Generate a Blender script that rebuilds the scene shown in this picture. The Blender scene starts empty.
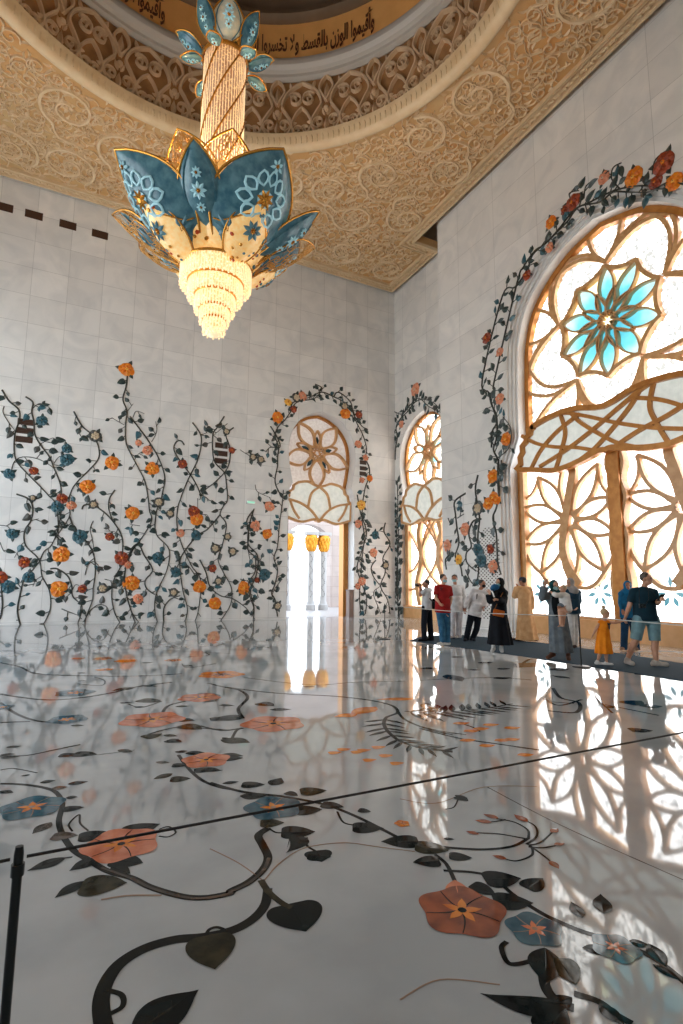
import bpy, math, random
import numpy as np
from mathutils import Vector, Matrix
from mathutils.geometry import tessellate_polygon
random.seed(7)
SC = bpy.context.scene
COL = SC.collection
PI = math.pi

# ------------------------------------------------------------------ camera model
F_PX = 539.0
YAW, PIT, ROL, EYE = math.radians(27.157), math.radians(7.805), math.radians(-.50), 1.45
_cy, _sy, _cp, _sp = math.cos(YAW), math.sin(YAW), math.cos(PIT), math.sin(PIT)
FW = Vector((_sy*_cp, _cy*_cp, _sp)); _R = Vector((_cy, -_sy, 0)); _D = -_R.cross(FW)
RI = _R*math.cos(ROL) + _D*math.sin(ROL); DN = -_R*math.sin(ROL) + _D*math.cos(ROL)
CAM = Vector((0, 0, EYE))
def ray(x, y): return (x-341.5)/F_PX*RI + (y-512)/F_PX*DN + FW
def onz(x, y, z=0.0):
    v = ray(x, y); return CAM + v*((z-EYE)/v.z)
def ony(x, y, Y):
    v = ray(x, y); return CAM + v*(Y/v.y)
def onx(x, y, X):
    v = ray(x, y); return CAM + v*(X/v.x)
def crop(ox, oy, s):
    return lambda *pts: [(ox+a/s, oy+b/s) for a, b in pts]

# ------------------------------------------------------------------ mesh helpers
class MB:
    cnt = 0
    def __init__(s): s.v, s.f, s.m = [], [], []
    def add(s, vs, fs, m=0):
        b = len(s.v); s.v.extend([tuple(p) for p in vs])
        for f in fs: s.f.append(tuple(i+b for i in f)); s.m.append(m)
    def build(s, name, mats, parent=None, smooth=True, auto=None):
        me = bpy.data.meshes.new(name)
        me.from_pydata(s.v, [], s.f)
        for m in (mats if isinstance(mats, (list, tuple)) else [mats]): me.materials.append(m)
        if s.m and max(s.m) > 0: me.polygons.foreach_set('material_index', s.m)
        if smooth: me.polygons.foreach_set('use_smooth', [True]*len(me.polygons))
        if auto is not None:
            try: me.set_sharp_from_angle(angle=math.radians(auto))
            except Exception: pass
        me.update()
        o = bpy.data.objects.new(name, me); COL.objects.link(o)
        if parent is not None:
            o.parent = parent
            o.matrix_parent_inverse = Matrix.Translation(-parent.location) if parent.type == 'EMPTY' else Matrix.Identity(4)
        return o
    # primitives
    def box(s, a, b, m=0):
        (x0, y0, z0), (x1, y1, z1) = a, b
        s.add([(x0,y0,z0),(x1,y0,z0),(x1,y1,z0),(x0,y1,z0),(x0,y0,z1),(x1,y0,z1),(x1,y1,z1),(x0,y1,z1)],
              [(0,3,2,1),(4,5,6,7),(0,1,5,4),(1,2,6,5),(2,3,7,6),(3,0,4,7)], m)
    def tube(s, pts, r, n=8, m=0, cap=True, r1=None):
        pts = [Vector(p) for p in pts]; N = len(pts)
        rs = r if isinstance(r, (list, tuple)) else [r+((r1 if r1 is not None else r)-r)*i/max(1, N-1) for i in range(N)]
        t = (pts[1]-pts[0]).normalized(); up = Vector((0,0,1)) if abs(t.z) < .9 else Vector((1,0,0))
        a = t.cross(up).normalized(); vs = []
        for i, p in enumerate(pts):
            d = (pts[min(i+1, N-1)]-pts[max(i-1, 0)])
            if d.length < 1e-9: d = t
            d.normalize(); a = (a-d*a.dot(d)).normalized(); b = d.cross(a)
            vs += [p+(a*math.cos(2*PI*k/n)+b*math.sin(2*PI*k/n))*rs[i] for k in range(n)]
        fs = [(i*n+k, i*n+(k+1)%n, (i+1)*n+(k+1)%n, (i+1)*n+k) for i in range(N-1) for k in range(n)]
        if cap: fs += [tuple(range(n))[::-1], tuple((N-1)*n+k for k in range(n))]
        s.add(vs, fs, m)
    def capsule(s, p, q, r0, r1, n=12, m=0, flat=False):
        p, q = Vector(p), Vector(q); d = q-p
        if d.length < 1e-6: d = Vector((0, 0, 1e-4))
        u = d.normalized()
        if flat: return s.tube([p, q], [r0, r1], n, m)
        pts, rs = [], []
        for k in range(4):
            a = PI/2*(1-k/4)*.98; pts.append(p-u*r0*math.sin(a)); rs.append(max(r0*math.cos(a), 1e-4))
        for k in range(5):
            a = PI/2*k/4*.98; pts.append(q+u*r1*math.sin(a)); rs.append(max(r1*math.cos(a), 1e-4))
        s.tube(pts, rs, n, m)
    def ell(s, c, rx, ry, rz, ax=None, n=16, k=10, m=0):
        c = Vector(c); X, Y, Z = ax if ax else (Vector((1,0,0)), Vector((0,1,0)), Vector((0,0,1)))
        vs = [c+Z*rz]; fs = []
        for i in range(1, k):
            t = PI*i/k
            for j in range(n):
                a = 2*PI*j/n
                vs.append(c+X*(rx*math.sin(t)*math.cos(a))+Y*(ry*math.sin(t)*math.sin(a))+Z*(rz*math.cos(t)))
        vs.append(c-Z*rz); e = len(vs)-1
        for j in range(n): fs.append((0, 1+j, 1+(j+1) % n)); fs.append((e, e-n+(j+1) % n, e-n+j))
        for i in range(k-2):
            for j in range(n): fs.append((1+i*n+j, 1+(i+1)*n+j, 1+(i+1)*n+(j+1) % n, 1+i*n+(j+1) % n))
        s.add(vs, fs, m)
    def lathe(s, prof, c=(0,0), n=64, m=0, a0=0, a1=2*PI):
        full = abs(a1-a0-2*PI) < 1e-6; K = n if full else n+1; P = len(prof)
        vs = [(c[0]+r*math.cos(a0+(a1-a0)*k/n), c[1]+r*math.sin(a0+(a1-a0)*k/n), z) for k in range(K) for r, z in prof]
        fs = [(k*P+i, ((k+1) % K)*P+i, ((k+1) % K)*P+i+1, k*P+i+1) for k in range(n) for i in range(P-1)]
        s.add(vs, fs, m)
    def plate(s, fr, loops, h0, h1, m=0, sides=True):
        """polygon with holes in a plane frame, extruded from h0 to h1"""
        flat = [p for l in loops for p in l]
        tri = tessellate_polygon([[Vector((p[0], p[1], 0)) for p in l] for l in loops])
        s.add([fr(p, h1) for p in flat], [tuple(t) for t in tri], m)
        if sides:
            s.add([fr(p, h0) for p in flat], [tuple(t)[::-1] for t in tri], m)
            for l in loops:
                n = len(l)
                s.add([fr(p, h0) for p in l]+[fr(p, h1) for p in l], [(i, (i+1) % n, n+(i+1) % n, n+i) for i in range(n)], m)
    def ribbon(s, fr, pts, w, h, m=0, base=0.0, w1=None, closed=False, rect=False):
        """a raised strip along a 2-D path in a plane frame"""
        N = len(pts)
        if N < 2: return
        MB.cnt += 1; h += min(h*.4, .004)*(MB.cnt % 13)/13      # crossing strips never share one plane
        sec = [(-1, 0), (-1, 1), (1, 1), (1, 0)] if rect else [(-1, 0), (-.55, 1), (.55, 1), (1, 0)]
        vs = []
        for i in range(N):
            if closed: a, b = pts[i-1], pts[(i+1) % N]
            else: a, b = pts[max(i-1, 0)], pts[min(i+1, N-1)]
            dx, dy = b[0]-a[0], b[1]-a[1]; L = math.hypot(dx, dy) or 1
            nx, ny = -dy/L, dx/L
            ww = (w+((w1 if w1 is not None else w)-w)*i/(N-1))/2
            for sx, sh in sec: vs.append(fr((pts[i][0]+nx*ww*sx, pts[i][1]+ny*ww*sx), base+h*sh))
        R = N if closed else N-1; fs = []
        for i in range(R):
            j = (i+1) % N
            for k in range(3): fs.append((i*4+k, i*4+k+1, j*4+k+1, j*4+k))
            if rect: fs.append((i*4+3, i*4, j*4, j*4+3))
        if not closed: fs += [(0, 1, 2, 3), tuple((N-1)*4+k for k in (3, 2, 1, 0))]
        s.add(vs, fs, m)
    def leaf(s, fr, a, b, w, h, m=0, base=0.0, heart=False, bend=0.0, point=True, fine=0):
        """a leaf blade from a to b in a plane frame, raised along its midrib"""
        ax, ay = a; dx, dy = b[0]-ax, b[1]-ay; L = math.hypot(dx, dy)
        if L < 1e-6: return
        ux, uy = dx/L, dy/L; nx, ny = -uy, ux
        if heart: prof = [(0, .06), (-.07, .4), (-.07, .66), (0, .86), (.12, .98), (.28, 1.0), (.46, .9), (.64, .7), (.8, .43), (.92, .17), (1, .01)]
        elif point: prof = [(0, .03), (.1, .45), (.25, .85), (.42, 1.0), (.6, .86), (.78, .5), (.9, .2), (1, .01)]
        else: prof = [(0, .15), (.12, .5), (.3, .78), (.55, 1.0), (.75, .96), (.9, .68), (.97, .35), (1, .05)]
        if fine: prof = cr(prof, fine)
        vs = []
        for t, k in prof:
            k = max(k, .01); off = bend*L*math.sin(PI*max(t, 0)); cx, cy = ax+ux*L*t+nx*off, ay+uy*L*t+ny*off; ww = w/2*k
            mx = cx if t >= 0 else ax; my = cy if t >= 0 else ay
            vs += [fr((cx+nx*ww, cy+ny*ww), base), fr((cx, cy), base+h*(.35+.65*k)), fr((cx-nx*ww, cy-ny*ww), base)]
        fs = []
        for i in range(len(prof)-1):
            fs += [(i*3, i*3+1, i*3+4, i*3+3), (i*3+1, i*3+2, i*3+5, i*3+4)]
        s.add(vs, fs, m)
    def disc(s, fr, c, r, h, m=0, base=0.0, n=12):
        vs = [fr(c, base+h)]+[fr((c[0]+r*.7*math.cos(2*PI*k/n), c[1]+r*.7*math.sin(2*PI*k/n)), base+h*.8) for k in range(n)] + \
             [fr((c[0]+r*math.cos(2*PI*k/n), c[1]+r*math.sin(2*PI*k/n)), base) for k in range(n)]
        fs = [(0, 1+k, 1+(k+1) % n) for k in range(n)]+[(1+k, 1+n+k, 1+n+(k+1) % n, 1+(k+1) % n) for k in range(n)]
        s.add(vs, fs, m)

def cr(pts, n=6, closed=False):
    """Catmull-Rom resampling of a path"""
    P = [tuple(p) for p in pts]; N = len(P)
    if N < 3 and not closed:
        a, b = P[0], P[-1]; return [tuple(a[k]+(b[k]-a[k])*i/n for k in range(len(a))) for i in range(n+1)]
    out = []; R = N if closed else N-1
    for i in range(R):
        if closed: p0, p1, p2, p3 = P[i-1], P[i], P[(i+1) % N], P[(i+2) % N]
        else: p0, p1, p2, p3 = P[max(i-1, 0)], P[i], P[i+1], P[min(i+2, N-1)]
        for k in range(n):
            t = k/n
            out.append(tuple(.5*((2*b)+(-a+c)*t+(2*a-5*b+4*c-d)*t*t+(-a+3*b-3*c+d)*t**3) for a, b, c, d in zip(p0, p1, p2, p3)))
    if not closed: out.append(P[-1])
    return out
def frame(o, u, v, n):
    o, u, v, n = Vector(o), Vector(u), Vector(v), Vector(n)
    return lambda p, h=0.0: o+u*p[0]+v*p[1]+n*h
def arc(c, r, a0, a1, n=16, ry=None):
    ry = r if ry is None else ry
    return [(c[0]+r*math.cos(math.radians(a0+(a1-a0)*i/n)), c[1]+ry*math.sin(math.radians(a0+(a1-a0)*i/n))) for i in range(n+1)]

def tag(o, label=None, cat=None, group=None, kind=None):
    if label: o['label'] = label
    if cat: o['category'] = cat
    if group: o['group'] = group
    if kind: o['kind'] = kind
    return o
def empty(name, loc, label, cat, group=None, kind=None):
    o = bpy.data.objects.new(name, None); o.location = loc; o.empty_display_size = .2; COL.objects.link(o)
    return tag(o, label, cat, group, kind)

# ------------------------------------------------------------------ materials
def lin(c): return tuple(((x/255+.055)/1.055)**2.4 if x/255 > .04045 else x/255/12.92 for x in c)
def mat(name, rgb, rough=.5, metal=0.0, rgb2=None, scale=4.0, bump=0.0, bscale=20.0, spec=.5, emit=None, estr=0.0, coat=0.0, sheen=0.0, detail=5.0, lo=.35, hi=.65):
    m = bpy.data.materials.new(name); m.use_nodes = True; N, L = m.node_tree.nodes, m.node_tree.links
    b = N['Principled BSDF']; c = lin(rgb)+(1,)
    b.inputs['Base Color'].default_value = c; b.inputs['Roughness'].default_value = rough; b.inputs['Metallic'].default_value = metal
    b.inputs['Specular IOR Level'].default_value = spec; b.inputs['Coat Weight'].default_value = coat
    if sheen: b.inputs['Sheen Weight'].default_value = sheen
    if emit: b.inputs['Emission Color'].default_value = lin(emit)+(1,); b.inputs['Emission Strength'].default_value = estr
    g = N.new('ShaderNodeNewGeometry')
    if rgb2:
        t = N.new('ShaderNodeTexNoise'); t.inputs['Scale'].default_value = scale; t.inputs['Detail'].default_value = detail
        r = N.new('ShaderNodeValToRGB'); r.color_ramp.elements[0].position = lo; r.color_ramp.elements[1].position = hi
        r.color_ramp.elements[0].color = c; r.color_ramp.elements[1].color = lin(rgb2)+(1,)
        L.new(g.outputs['Position'], t.inputs['Vector']); L.new(t.outputs['Fac'], r.inputs['Fac']); L.new(r.outputs['Color'], b.inputs['Base Color'])
    if bump:
        t = N.new('ShaderNodeTexNoise'); t.inputs['Scale'].default_value = bscale; t.inputs['Detail'].default_value = 4
        p = N.new('ShaderNodeBump'); p.inputs['Strength'].default_value = bump; p.inputs['Distance'].default_value = .02
        L.new(g.outputs['Position'], t.inputs['Vector']); L.new(t.outputs['Fac'], p.inputs['Height']); L.new(p.outputs['Normal'], b.inputs['Normal'])
    return m
def tile_mat(name, axis, rgb=(234, 232, 228), w=1.23, h=1.11, off=0.0, zoff=0.0, rough=.42):
    """honed marble cladding in stack-bonded slabs"""
    m = mat(name, rgb, rough); N, L = m.node_tree.nodes, m.node_tree.links; b = N['Principled BSDF']
    g = N.new('ShaderNodeNewGeometry'); sp = N.new('ShaderNodeSeparateXYZ'); cb = N.new('ShaderNodeCombineXYZ')
    L.new(g.outputs['Position'], sp.inputs[0])
    a = N.new('ShaderNodeMath'); a.inputs[1].default_value = off; L.new(sp.outputs[axis], a.inputs[0]); L.new(a.outputs[0], cb.inputs[0])
    z = N.new('ShaderNodeMath'); z.inputs[1].default_value = zoff; L.new(sp.outputs[2], z.inputs[0]); L.new(z.outputs[0], cb.inputs[1])
    br = N.new('ShaderNodeTexBrick'); br.offset = 0.0; br.squash = 1.0
    br.inputs['Scale'].default_value = 1; br.inputs['Mortar Size'].default_value = .008; br.inputs['Mortar Smooth'].default_value = .1
    br.inputs['Brick Width'].default_value = w; br.inputs['Row Height'].default_value = h; br.inputs['Bias'].default_value = 0
    br.inputs['Color1'].default_value = lin([c-7 for c in rgb])+(1,); br.inputs['Color2'].default_value = lin([c+5 for c in rgb])+(1,)
    br.inputs['Mortar'].default_value = lin([c-34 for c in rgb])+(1,)
    L.new(cb.outputs[0], br.inputs['Vector'])
    t = N.new('ShaderNodeTexNoise'); t.inputs['Scale'].default_value = .9; t.inputs['Detail'].default_value = 7; t.inputs['Distortion'].default_value = 1.4
    L.new(g.outputs['Position'], t.inputs['Vector'])
    r = N.new('ShaderNodeValToRGB'); r.color_ramp.elements[0].position = .35; r.color_ramp.elements[0].color = (.88, .89, .90, 1)
    r.color_ramp.elements[1].position = .6; r.color_ramp.elements[1].color = (1, 1, 1, 1)
    L.new(t.outputs['Fac'], r.inputs['Fac'])
    mx = N.new('ShaderNodeMix'); mx.data_type = 'RGBA'; mx.blend_type = 'MULTIPLY'; mx.inputs['Factor'].default_value = 1
    L.new(br.outputs['Color'], mx.inputs['A']); L.new(r.outputs['Color'], mx.inputs['B']); L.new(mx.outputs['Result'], b.inputs['Base Color'])
    return m
def glow_mat(name, rgb, strength, rgb2=None, scale=8.0, s2=None, lo=.4, hi=.6, vor=False):
    """lit glass: emission mottled like rolled or back-lit stained glass"""
    m = bpy.data.materials.new(name); m.use_nodes = True; N, L = m.node_tree.nodes, m.node_tree.links
    b = N['Principled BSDF']; b.inputs['Base Color'].default_value = (.25, .25, .25, 1); b.inputs['Roughness'].default_value = .15
    b.inputs['Emission Color'].default_value = lin(rgb)+(1,); b.inputs['Emission Strength'].default_value = strength
    if rgb2:
        g = N.new('ShaderNodeNewGeometry')
        t = N.new('ShaderNodeTexVoronoi' if vor else 'ShaderNodeTexNoise'); t.inputs['Scale'].default_value = scale
        L.new(g.outputs['Position'], t.inputs['Vector'])
        if not vor: t.inputs['Detail'].default_value = 6
        r = N.new('ShaderNodeValToRGB'); r.color_ramp.elements[0].position = lo; r.color_ramp.elements[1].position = hi
        k = (s2 if s2 is not None else strength)/strength
        r.color_ramp.elements[0].color = lin(rgb)+(1,); r.color_ramp.elements[1].color = tuple(x*k for x in lin(rgb2))+(1,)
        L.new(t.outputs['Distance' if vor else 'Fac'], r.inputs['Fac']); L.new(r.outputs['Color'], b.inputs['Emission Color'])
    return m

M = {}
M['floor'] = mat('polished_white_marble', (164, 169, 171), .035, spec=.55, rgb2=(184, 188, 189), scale=.8, detail=8, lo=.38, hi=.55)
M['wall_y'] = tile_mat('marble_cladding_back', 0, off=.6, zoff=-.06)
M['wall_x'] = tile_mat('marble_cladding_side', 1, rgb=(228, 224, 218), w=2.0, off=.3, zoff=-.06)
M['reveal'] = mat('white_marble', (226, 225, 222), .35, rgb2=(216, 216, 214), scale=1.2)
M['mould'] = mat('grey_marble_moulding', (222, 220, 216), .4, rgb2=(208, 207, 205), scale=1.5)
M['ceil_ground'] = mat('gold_plaster_ground', (204, 148, 84), .5, rgb2=(200, 166, 118), scale=.3, bump=.5, bscale=9, lo=.3, hi=.7)
M['ceil_relief'] = mat('carved_plaster', (226, 198, 160), .5, rgb2=(214, 182, 140), scale=2.5)
M['cornice'] = mat('cream_cornice', (222, 194, 154), .5, rgb2=(214, 182, 140), scale=3)
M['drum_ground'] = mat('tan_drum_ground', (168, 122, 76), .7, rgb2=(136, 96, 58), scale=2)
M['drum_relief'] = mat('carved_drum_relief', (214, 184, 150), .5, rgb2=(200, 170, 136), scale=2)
M['mould_ring'] = mat('grey_ring_moulding', (190, 182, 172), .45)
M['text_ground'] = mat('ochre_inscription_band', (236, 176, 104), .6, rgb2=(228, 166, 96), scale=2)
M['text'] = mat('dark_brown_lettering', (92, 48, 22), .6)
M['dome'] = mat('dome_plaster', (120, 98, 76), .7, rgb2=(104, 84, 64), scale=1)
M['plain'] = mat('grey_plaster', (150, 146, 140), .7)
M['stem'] = mat('dark_green_marble_stem', (40, 46, 44), .3, rgb2=(62, 62, 52), scale=6)
M['leaf'] = mat('green_marble_leaf', (30, 44, 44), .28, rgb2=(62, 78, 74), scale=7)
M['leaf_teal'] = mat('teal_marble', (34, 82, 96), .28, rgb2=(66, 104, 112), scale=8)
M['orange'] = mat('orange_marble', (236, 146, 30), .35, rgb2=(222, 110, 20), scale=9)
M['yellow'] = mat('yellow_marble', (244, 186, 80), .35)
M['peach'] = mat('peach_marble', (232, 160, 124), .35, rgb2=(216, 134, 98), scale=9)
M['red'] = mat('red_brown_marble', (170, 72, 36), .35, rgb2=(128, 52, 30), scale=9)
M['cream'] = mat('cream_marble', (200, 180, 150), .35)
M['grey_fl'] = mat('grey_green_marble', (84, 84, 78), .35, rgb2=(52, 54, 52), scale=9)
# inlays in the floor share its polish
M['f_stem'] = mat('floor_black_marble', (8, 12, 13), .05, spec=.1, rgb2=(24, 27, 24), scale=5)
M['f_brown'] = mat('floor_brown_marble', (84, 60, 42), .05, spec=.4, rgb2=(40, 32, 26), scale=9)
M['f_leaf'] = mat('floor_dark_green_marble', (6, 11, 13), .05, spec=.1, rgb2=(22, 32, 32), scale=9)
M['f_olive'] = mat('floor_olive_marble', (34, 33, 24), .05, spec=.1, rgb2=(62, 58, 42), scale=12)
M['f_peach'] = mat('floor_peach_marble', (216, 132, 94), .05, spec=.4, rgb2=(186, 98, 64), scale=7)
M['f_rust'] = mat('floor_rust_marble', (164, 84, 46), .05, spec=.4, rgb2=(120, 58, 32), scale=8)
M['f_orange'] = mat('floor_orange_marble', (228, 140, 44), .05, spec=.4, rgb2=(206, 108, 30), scale=9)
M['f_blue'] = mat('floor_blue_marble', (28, 72, 92), .05, spec=.4, rgb2=(64, 104, 118), scale=9)
M['f_line'] = mat('floor_thin_line', (150, 124, 104), .05)
M['f_joint'] = mat('floor_joint', (86, 78, 72), .1)
M['gold'] = mat('gilded_bronze', (196, 132, 62), .32, metal=.35, rgb2=(176, 112, 48), scale=5)
M['bronze'] = mat('window_bronze', (216, 168, 116), .35, metal=0.0, rgb2=(200, 148, 94), scale=5)
M['gold_dark'] = mat('aged_gilded_bronze', (186, 124, 54), .3, metal=.5)
M['gold_bright'] = mat('polished_gold', (232, 170, 80), .22, metal=.8)
M['val_glass'] = mat('frosted_grey_glass', (204, 206, 198), .25, rgb2=(222, 222, 214), scale=5, bump=.2, bscale=14, emit=(210, 214, 206), estr=.26)  # faint emission stands in for daylight passing through the valance
M['door_glass'] = mat('frosted_white_glass', (214, 204, 196), .3, rgb2=(232, 226, 220), scale=9, bump=.5, bscale=18, emit=(220, 212, 206), estr=.22)  # slight glow replaces the daylight behind the doorway transom
M['dark'] = mat('dark_grille', (66, 40, 26), .5)
M['carpet'] = mat('blue_grey_carpet', (56, 74, 86), .95, rgb2=(46, 62, 74), scale=60, spec=.1)
M['post'] = mat('dark_steel', (18, 24, 26), .35, metal=.4)
M['rope'] = mat('dark_cord', (26, 22, 20), .7)
M['out_white'] = mat('courtyard_marble', (160, 154, 150), .4)
M['phone_white'] = mat('white_plastic', (230, 230, 228), .4)
M['pale_rope'] = mat('pale_cord', (196, 196, 190), .6)
M['win_up'] = glow_mat('lit_rolled_glass', (255, 253, 248), 3.0, (228, 231, 228), 9.0, .46, .42, .58)
M['win_lo'] = glow_mat('lit_clear_glass', (255, 255, 255), 3.0, (236, 244, 246), 5.0, .78, .5, .66)
M['win_teal'] = glow_mat('lit_teal_glass', (60, 184, 212), 1.5, (150, 226, 232), 3.2, 1.5, .4, .62)
def rosette_mat():
    """stained glass that pales from the heart of the rosette to its tips"""
    m = glow_mat('lit_teal_glass_graded', (60, 184, 212), .84); N, L = m.node_tree.nodes, m.node_tree.links; b = N['Principled BSDF']
    g = N.new('ShaderNodeNewGeometry'); d = N.new('ShaderNodeVectorMath'); d.operation = 'DISTANCE'; d.inputs[1].default_value = (13.95, 9.83, 9.32)
    t = N.new('ShaderNodeTexNoise'); t.inputs['Scale'].default_value = 3; t.inputs['Detail'].default_value = 5; L.new(g.outputs['Position'], t.inputs['Vector'])
    a = N.new('ShaderNodeMath'); a.operation = 'MULTIPLY_ADD'; a.inputs[1].default_value = .9; L.new(t.outputs['Fac'], a.inputs[0]); L.new(g.outputs['Position'], d.inputs[0]); L.new(d.outputs['Value'], a.inputs[2])
    r = N.new('ShaderNodeValToRGB'); e = r.color_ramp.elements; e[0].position = .42; e[0].color = lin((44, 164, 188))+(1,); e[1].position = 1.0; e[1].color = lin((200, 232, 230))+(1,)
    k = e.new(.7); k.color = lin((84, 194, 208))+(1,)
    q = N.new('ShaderNodeMath'); q.operation = 'MULTIPLY'; q.inputs[1].default_value = .48; L.new(a.outputs[0], q.inputs[0]); L.new(q.outputs[0], r.inputs['Fac']); L.new(r.outputs['Color'], b.inputs['Emission Color'])
    return m
M['win_rose'] = rosette_mat()
M['win_pale'] = glow_mat('lit_pale_green_glass', (226, 236, 180), 1.5, (240, 244, 226), 4, 1.6)
M['win_teal2'] = glow_mat('lit_deep_teal_glass', (20, 132, 152), .6)
M['kerb'] = mat('gilded_kerb_bounce_lit', (232, 180, 124), .35, metal=.05, rgb2=(222, 168, 110), scale=5)  # lighter than the frame gold, standing in for light off the floor
# ------------------------------------------------------------------ setting
YB, XP, XN, ZC = 22.46, 13.2, 14.54, 16.8
fl = frame((0,0,0), (1,0,0), (0,1,0), (0,0,1))
fb = frame((0,YB,0), (1,0,0), (0,0,1), (0,-1,0))
fp = frame((XP,0,0), (0,1,0), (0,0,1), (-1,0,0))
fn = frame((XN,0,0), (0,1,0), (0,0,1), (-1,0,0))
def mirrored(half):
    """closed outline from a right-hand half profile that runs floor to apex"""
    return half+[(-x, z) for x, z in half[::-1] if x > 1e-6]
def arched(lower, arch, d=0.0):
    a = cr(arch, 14)
    apex = arch[-1][1]
    return [(x+d, z) for x, z in lower]+[(x+d*min(1, x/.8+.0), z+d*max(0, (z-8)/(apex-8))) for x, z in a]
DOOR = lambda d=0: arched([(1.7, 0), (1.7, 5.7)], [(1.52, 6.1), (1.66, 6.8), (1.74, 7.6), (1.62, 8.4), (1.22, 9.05), (.62, 9.48), (0, 9.66)], d)
NICHE = lambda d=0: [(x*1.12, z) for x, z in DOOR(d)]
BIG = lambda d=0: arched([(3.72, 0), (3.72, 5.5)], [(3.27, 6.5), (3.24, 8.2), (3.12, 9.8), (2.62, 11.05), (1.4, 12.05), (0, 12.45)], d)
CD, CN, CB = 10.52, 20.1, 9.8
def wall_loop(x0, x1, zt, prof, c):
    m = [(c+x, z) for x, z in mirrored(prof)]            # from right foot over apex to left foot
    return [[(x0, 0), (x0, zt), (x1, zt), (x1, 0)]+m]
floor_b = MB(); floor_b.plate(fl, [[(-11, -3.2), (16.5, -3.2), (16.5, 23.5), (-11, 23.5)]], -.25, 0)
floor = tag(floor_b.build('floor', M['floor'], smooth=False), 'polished white marble floor inlaid with sweeping flowering vines', 'floor', kind='structure')
b = MB(); b.plate(fb, wall_loop(-11, XN+1.2, 18.6, DOOR(), CD), -.82, 0)
wall_back = tag(b.build('wall_back', M['wall_y'], smooth=False), 'white marble back wall covered in climbing flower vines', 'wall', kind='structure')
b = MB(); b.plate(fn, wall_loop(17.0, YB, 18.6, NICHE(), CN), -.5, 0)
wall_niche = tag(b.build('wall_niche', M['wall_x'], smooth=False), 'recessed white marble wall around the narrow far window', 'wall', kind='structure')
b = MB(); b.plate(fp, wall_loop(-3.2, 17.0, 18.6, BIG(.26), CB), -.08, 0)
wall_right = tag(b.build('wall_right', M['wall_x'], smooth=False), 'white marble pier wall around the great arched window', 'wall', kind='structure')
b = MB()
b.plate(fp, wall_loop(-3.2, 17.0, 18.6, BIG(.17), CB), -.16, -.08)
b.plate(fp, wall_loop(-3.2, 17.0, 18.6, BIG(.08), CB), -.24, -.16)
b.build('stepped_moulding', M['mould'], wall_right, smooth=False)
b = MB(); b.plate(fp, wall_loop(-3.2, 17.0, 18.6, BIG(0), CB), -(XN-XP), -.24)
b.build('window_reveal', M['reveal'], wall_right, smooth=False)
# slim white reveal linings of the two small arches
for fr_, prof, c, par, dep in ((fb, DOOR(-.012), CD, wall_back, .8), (fn, NICHE(-.012), CN, wall_niche, .48)):
    b = MB(); m = [(c+x, z) for x, z in mirrored(prof)]; n = len(m)
    b.add([fr_(p, .0) for p in m]+[fr_(p, -dep) for p in m], [(i, i+1, n+i+1, n+i) for i in range(n-1)])
    b.build('arch_lining', M['reveal'], par, smooth=False)
b = MB(); b.plate(frame((0,-2.9,0), (1,0,0), (0,0,1), (0,1,0)), [[(-11, 0), (16.5, 0), (16.5, 18.6), (-11, 18.6)]], -.3, 0)
tag(b.build('wall_front', M['wall_y'], smooth=False), 'plain marble wall out of view behind the viewer, added to darken the near floor', 'wall', kind='structure')  # out of view; added to keep sky light off the foreground
b = MB(); b.box((-9.3, -2.9, 9.0), (-9.0, YB, 18.6)); b.box((-9.3, -2.9, 0), (-9.0, 5.5, 9.0)); tag(b.build('wall_left', M['wall_x'], smooth=False), 'unseen left wall shaped to let daylight in low beside the back wall', 'wall', kind='structure')  # out of view; shaped to dim the upper hall and the near floor
# roof above the carved ceiling, drum and dome
def circ(r, n=96, c=(2.27, 9.9)): return [(c[0]+r*math.cos(2*PI*k/n), c[1]+r*math.sin(2*PI*k/n)) for k in range(n)]
CX, CY, RR = 2.27, 9.9, 7.2
fc = frame((0,0,ZC), (1,0,0), (0,1,0), (0,0,-1))      # h grows downwards, into the room
b = MB(); b.plate(frame((0,0,18.6), (1,0,0), (0,1,0), (0,0,1)), [[(-11,-3.2),(16.5,-3.2),(16.5,23.5),(-11,23.5)], circ(8.2)], 0, .3)
tag(b.build('ceiling_roof', M['plain'], smooth=False), 'plain grey upper ceiling seen in the gap beside the carved panel', 'ceiling', kind='structure')
PANEL = [(-8.7, -2.5), (13.0, -2.5), (13.0, 18.35), (14.36, 18.35), (14.36, 22.34), (-8.7, 22.34)]
b = MB(); b.plate(fc, [PANEL, circ(RR)], -.35, 0)
ceiling = tag(b.build('ceiling', M['ceil_ground'], smooth=False), 'carved gold and cream plaster ceiling around the round dome opening', 'ceiling', kind='structure')
# cornice that borders the panel: stepped strips and a row of beads
b = MB()
def inset(d): return [(-8.7+d, -2.5+d), (13.0-d, -2.5+d), (13.0-d, 18.35+d*.999), (14.36-d, 18.35+d), (14.36-d, 22.34-d), (-8.7+d, 22.34-d)]
for d, w, h in ((.07, .14, .12), (.24, .16, .07), (.42, .1, .1), (.5, .05, .13)):
    P_ = inset(d)
    for i in range(6):
        a, c = P_[i], P_[(i+1) % 6]; b.ribbon(fc, [a, c], w, h)
for i in range(6):
    a, c = inset(.24)[i], inset(.24)[(i+1) % 6]; L = math.dist(a, c); n = int(L/.24)
    for k in range(n):
        t = (k+.5)/n; b.disc(fc, (a[0]+(c[0]-a[0])*t, a[1]+(c[1]-a[1])*t), .07, .07, 0, .06, 6)
b.build('cornice', M['cornice'], ceiling, smooth=False)
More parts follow.
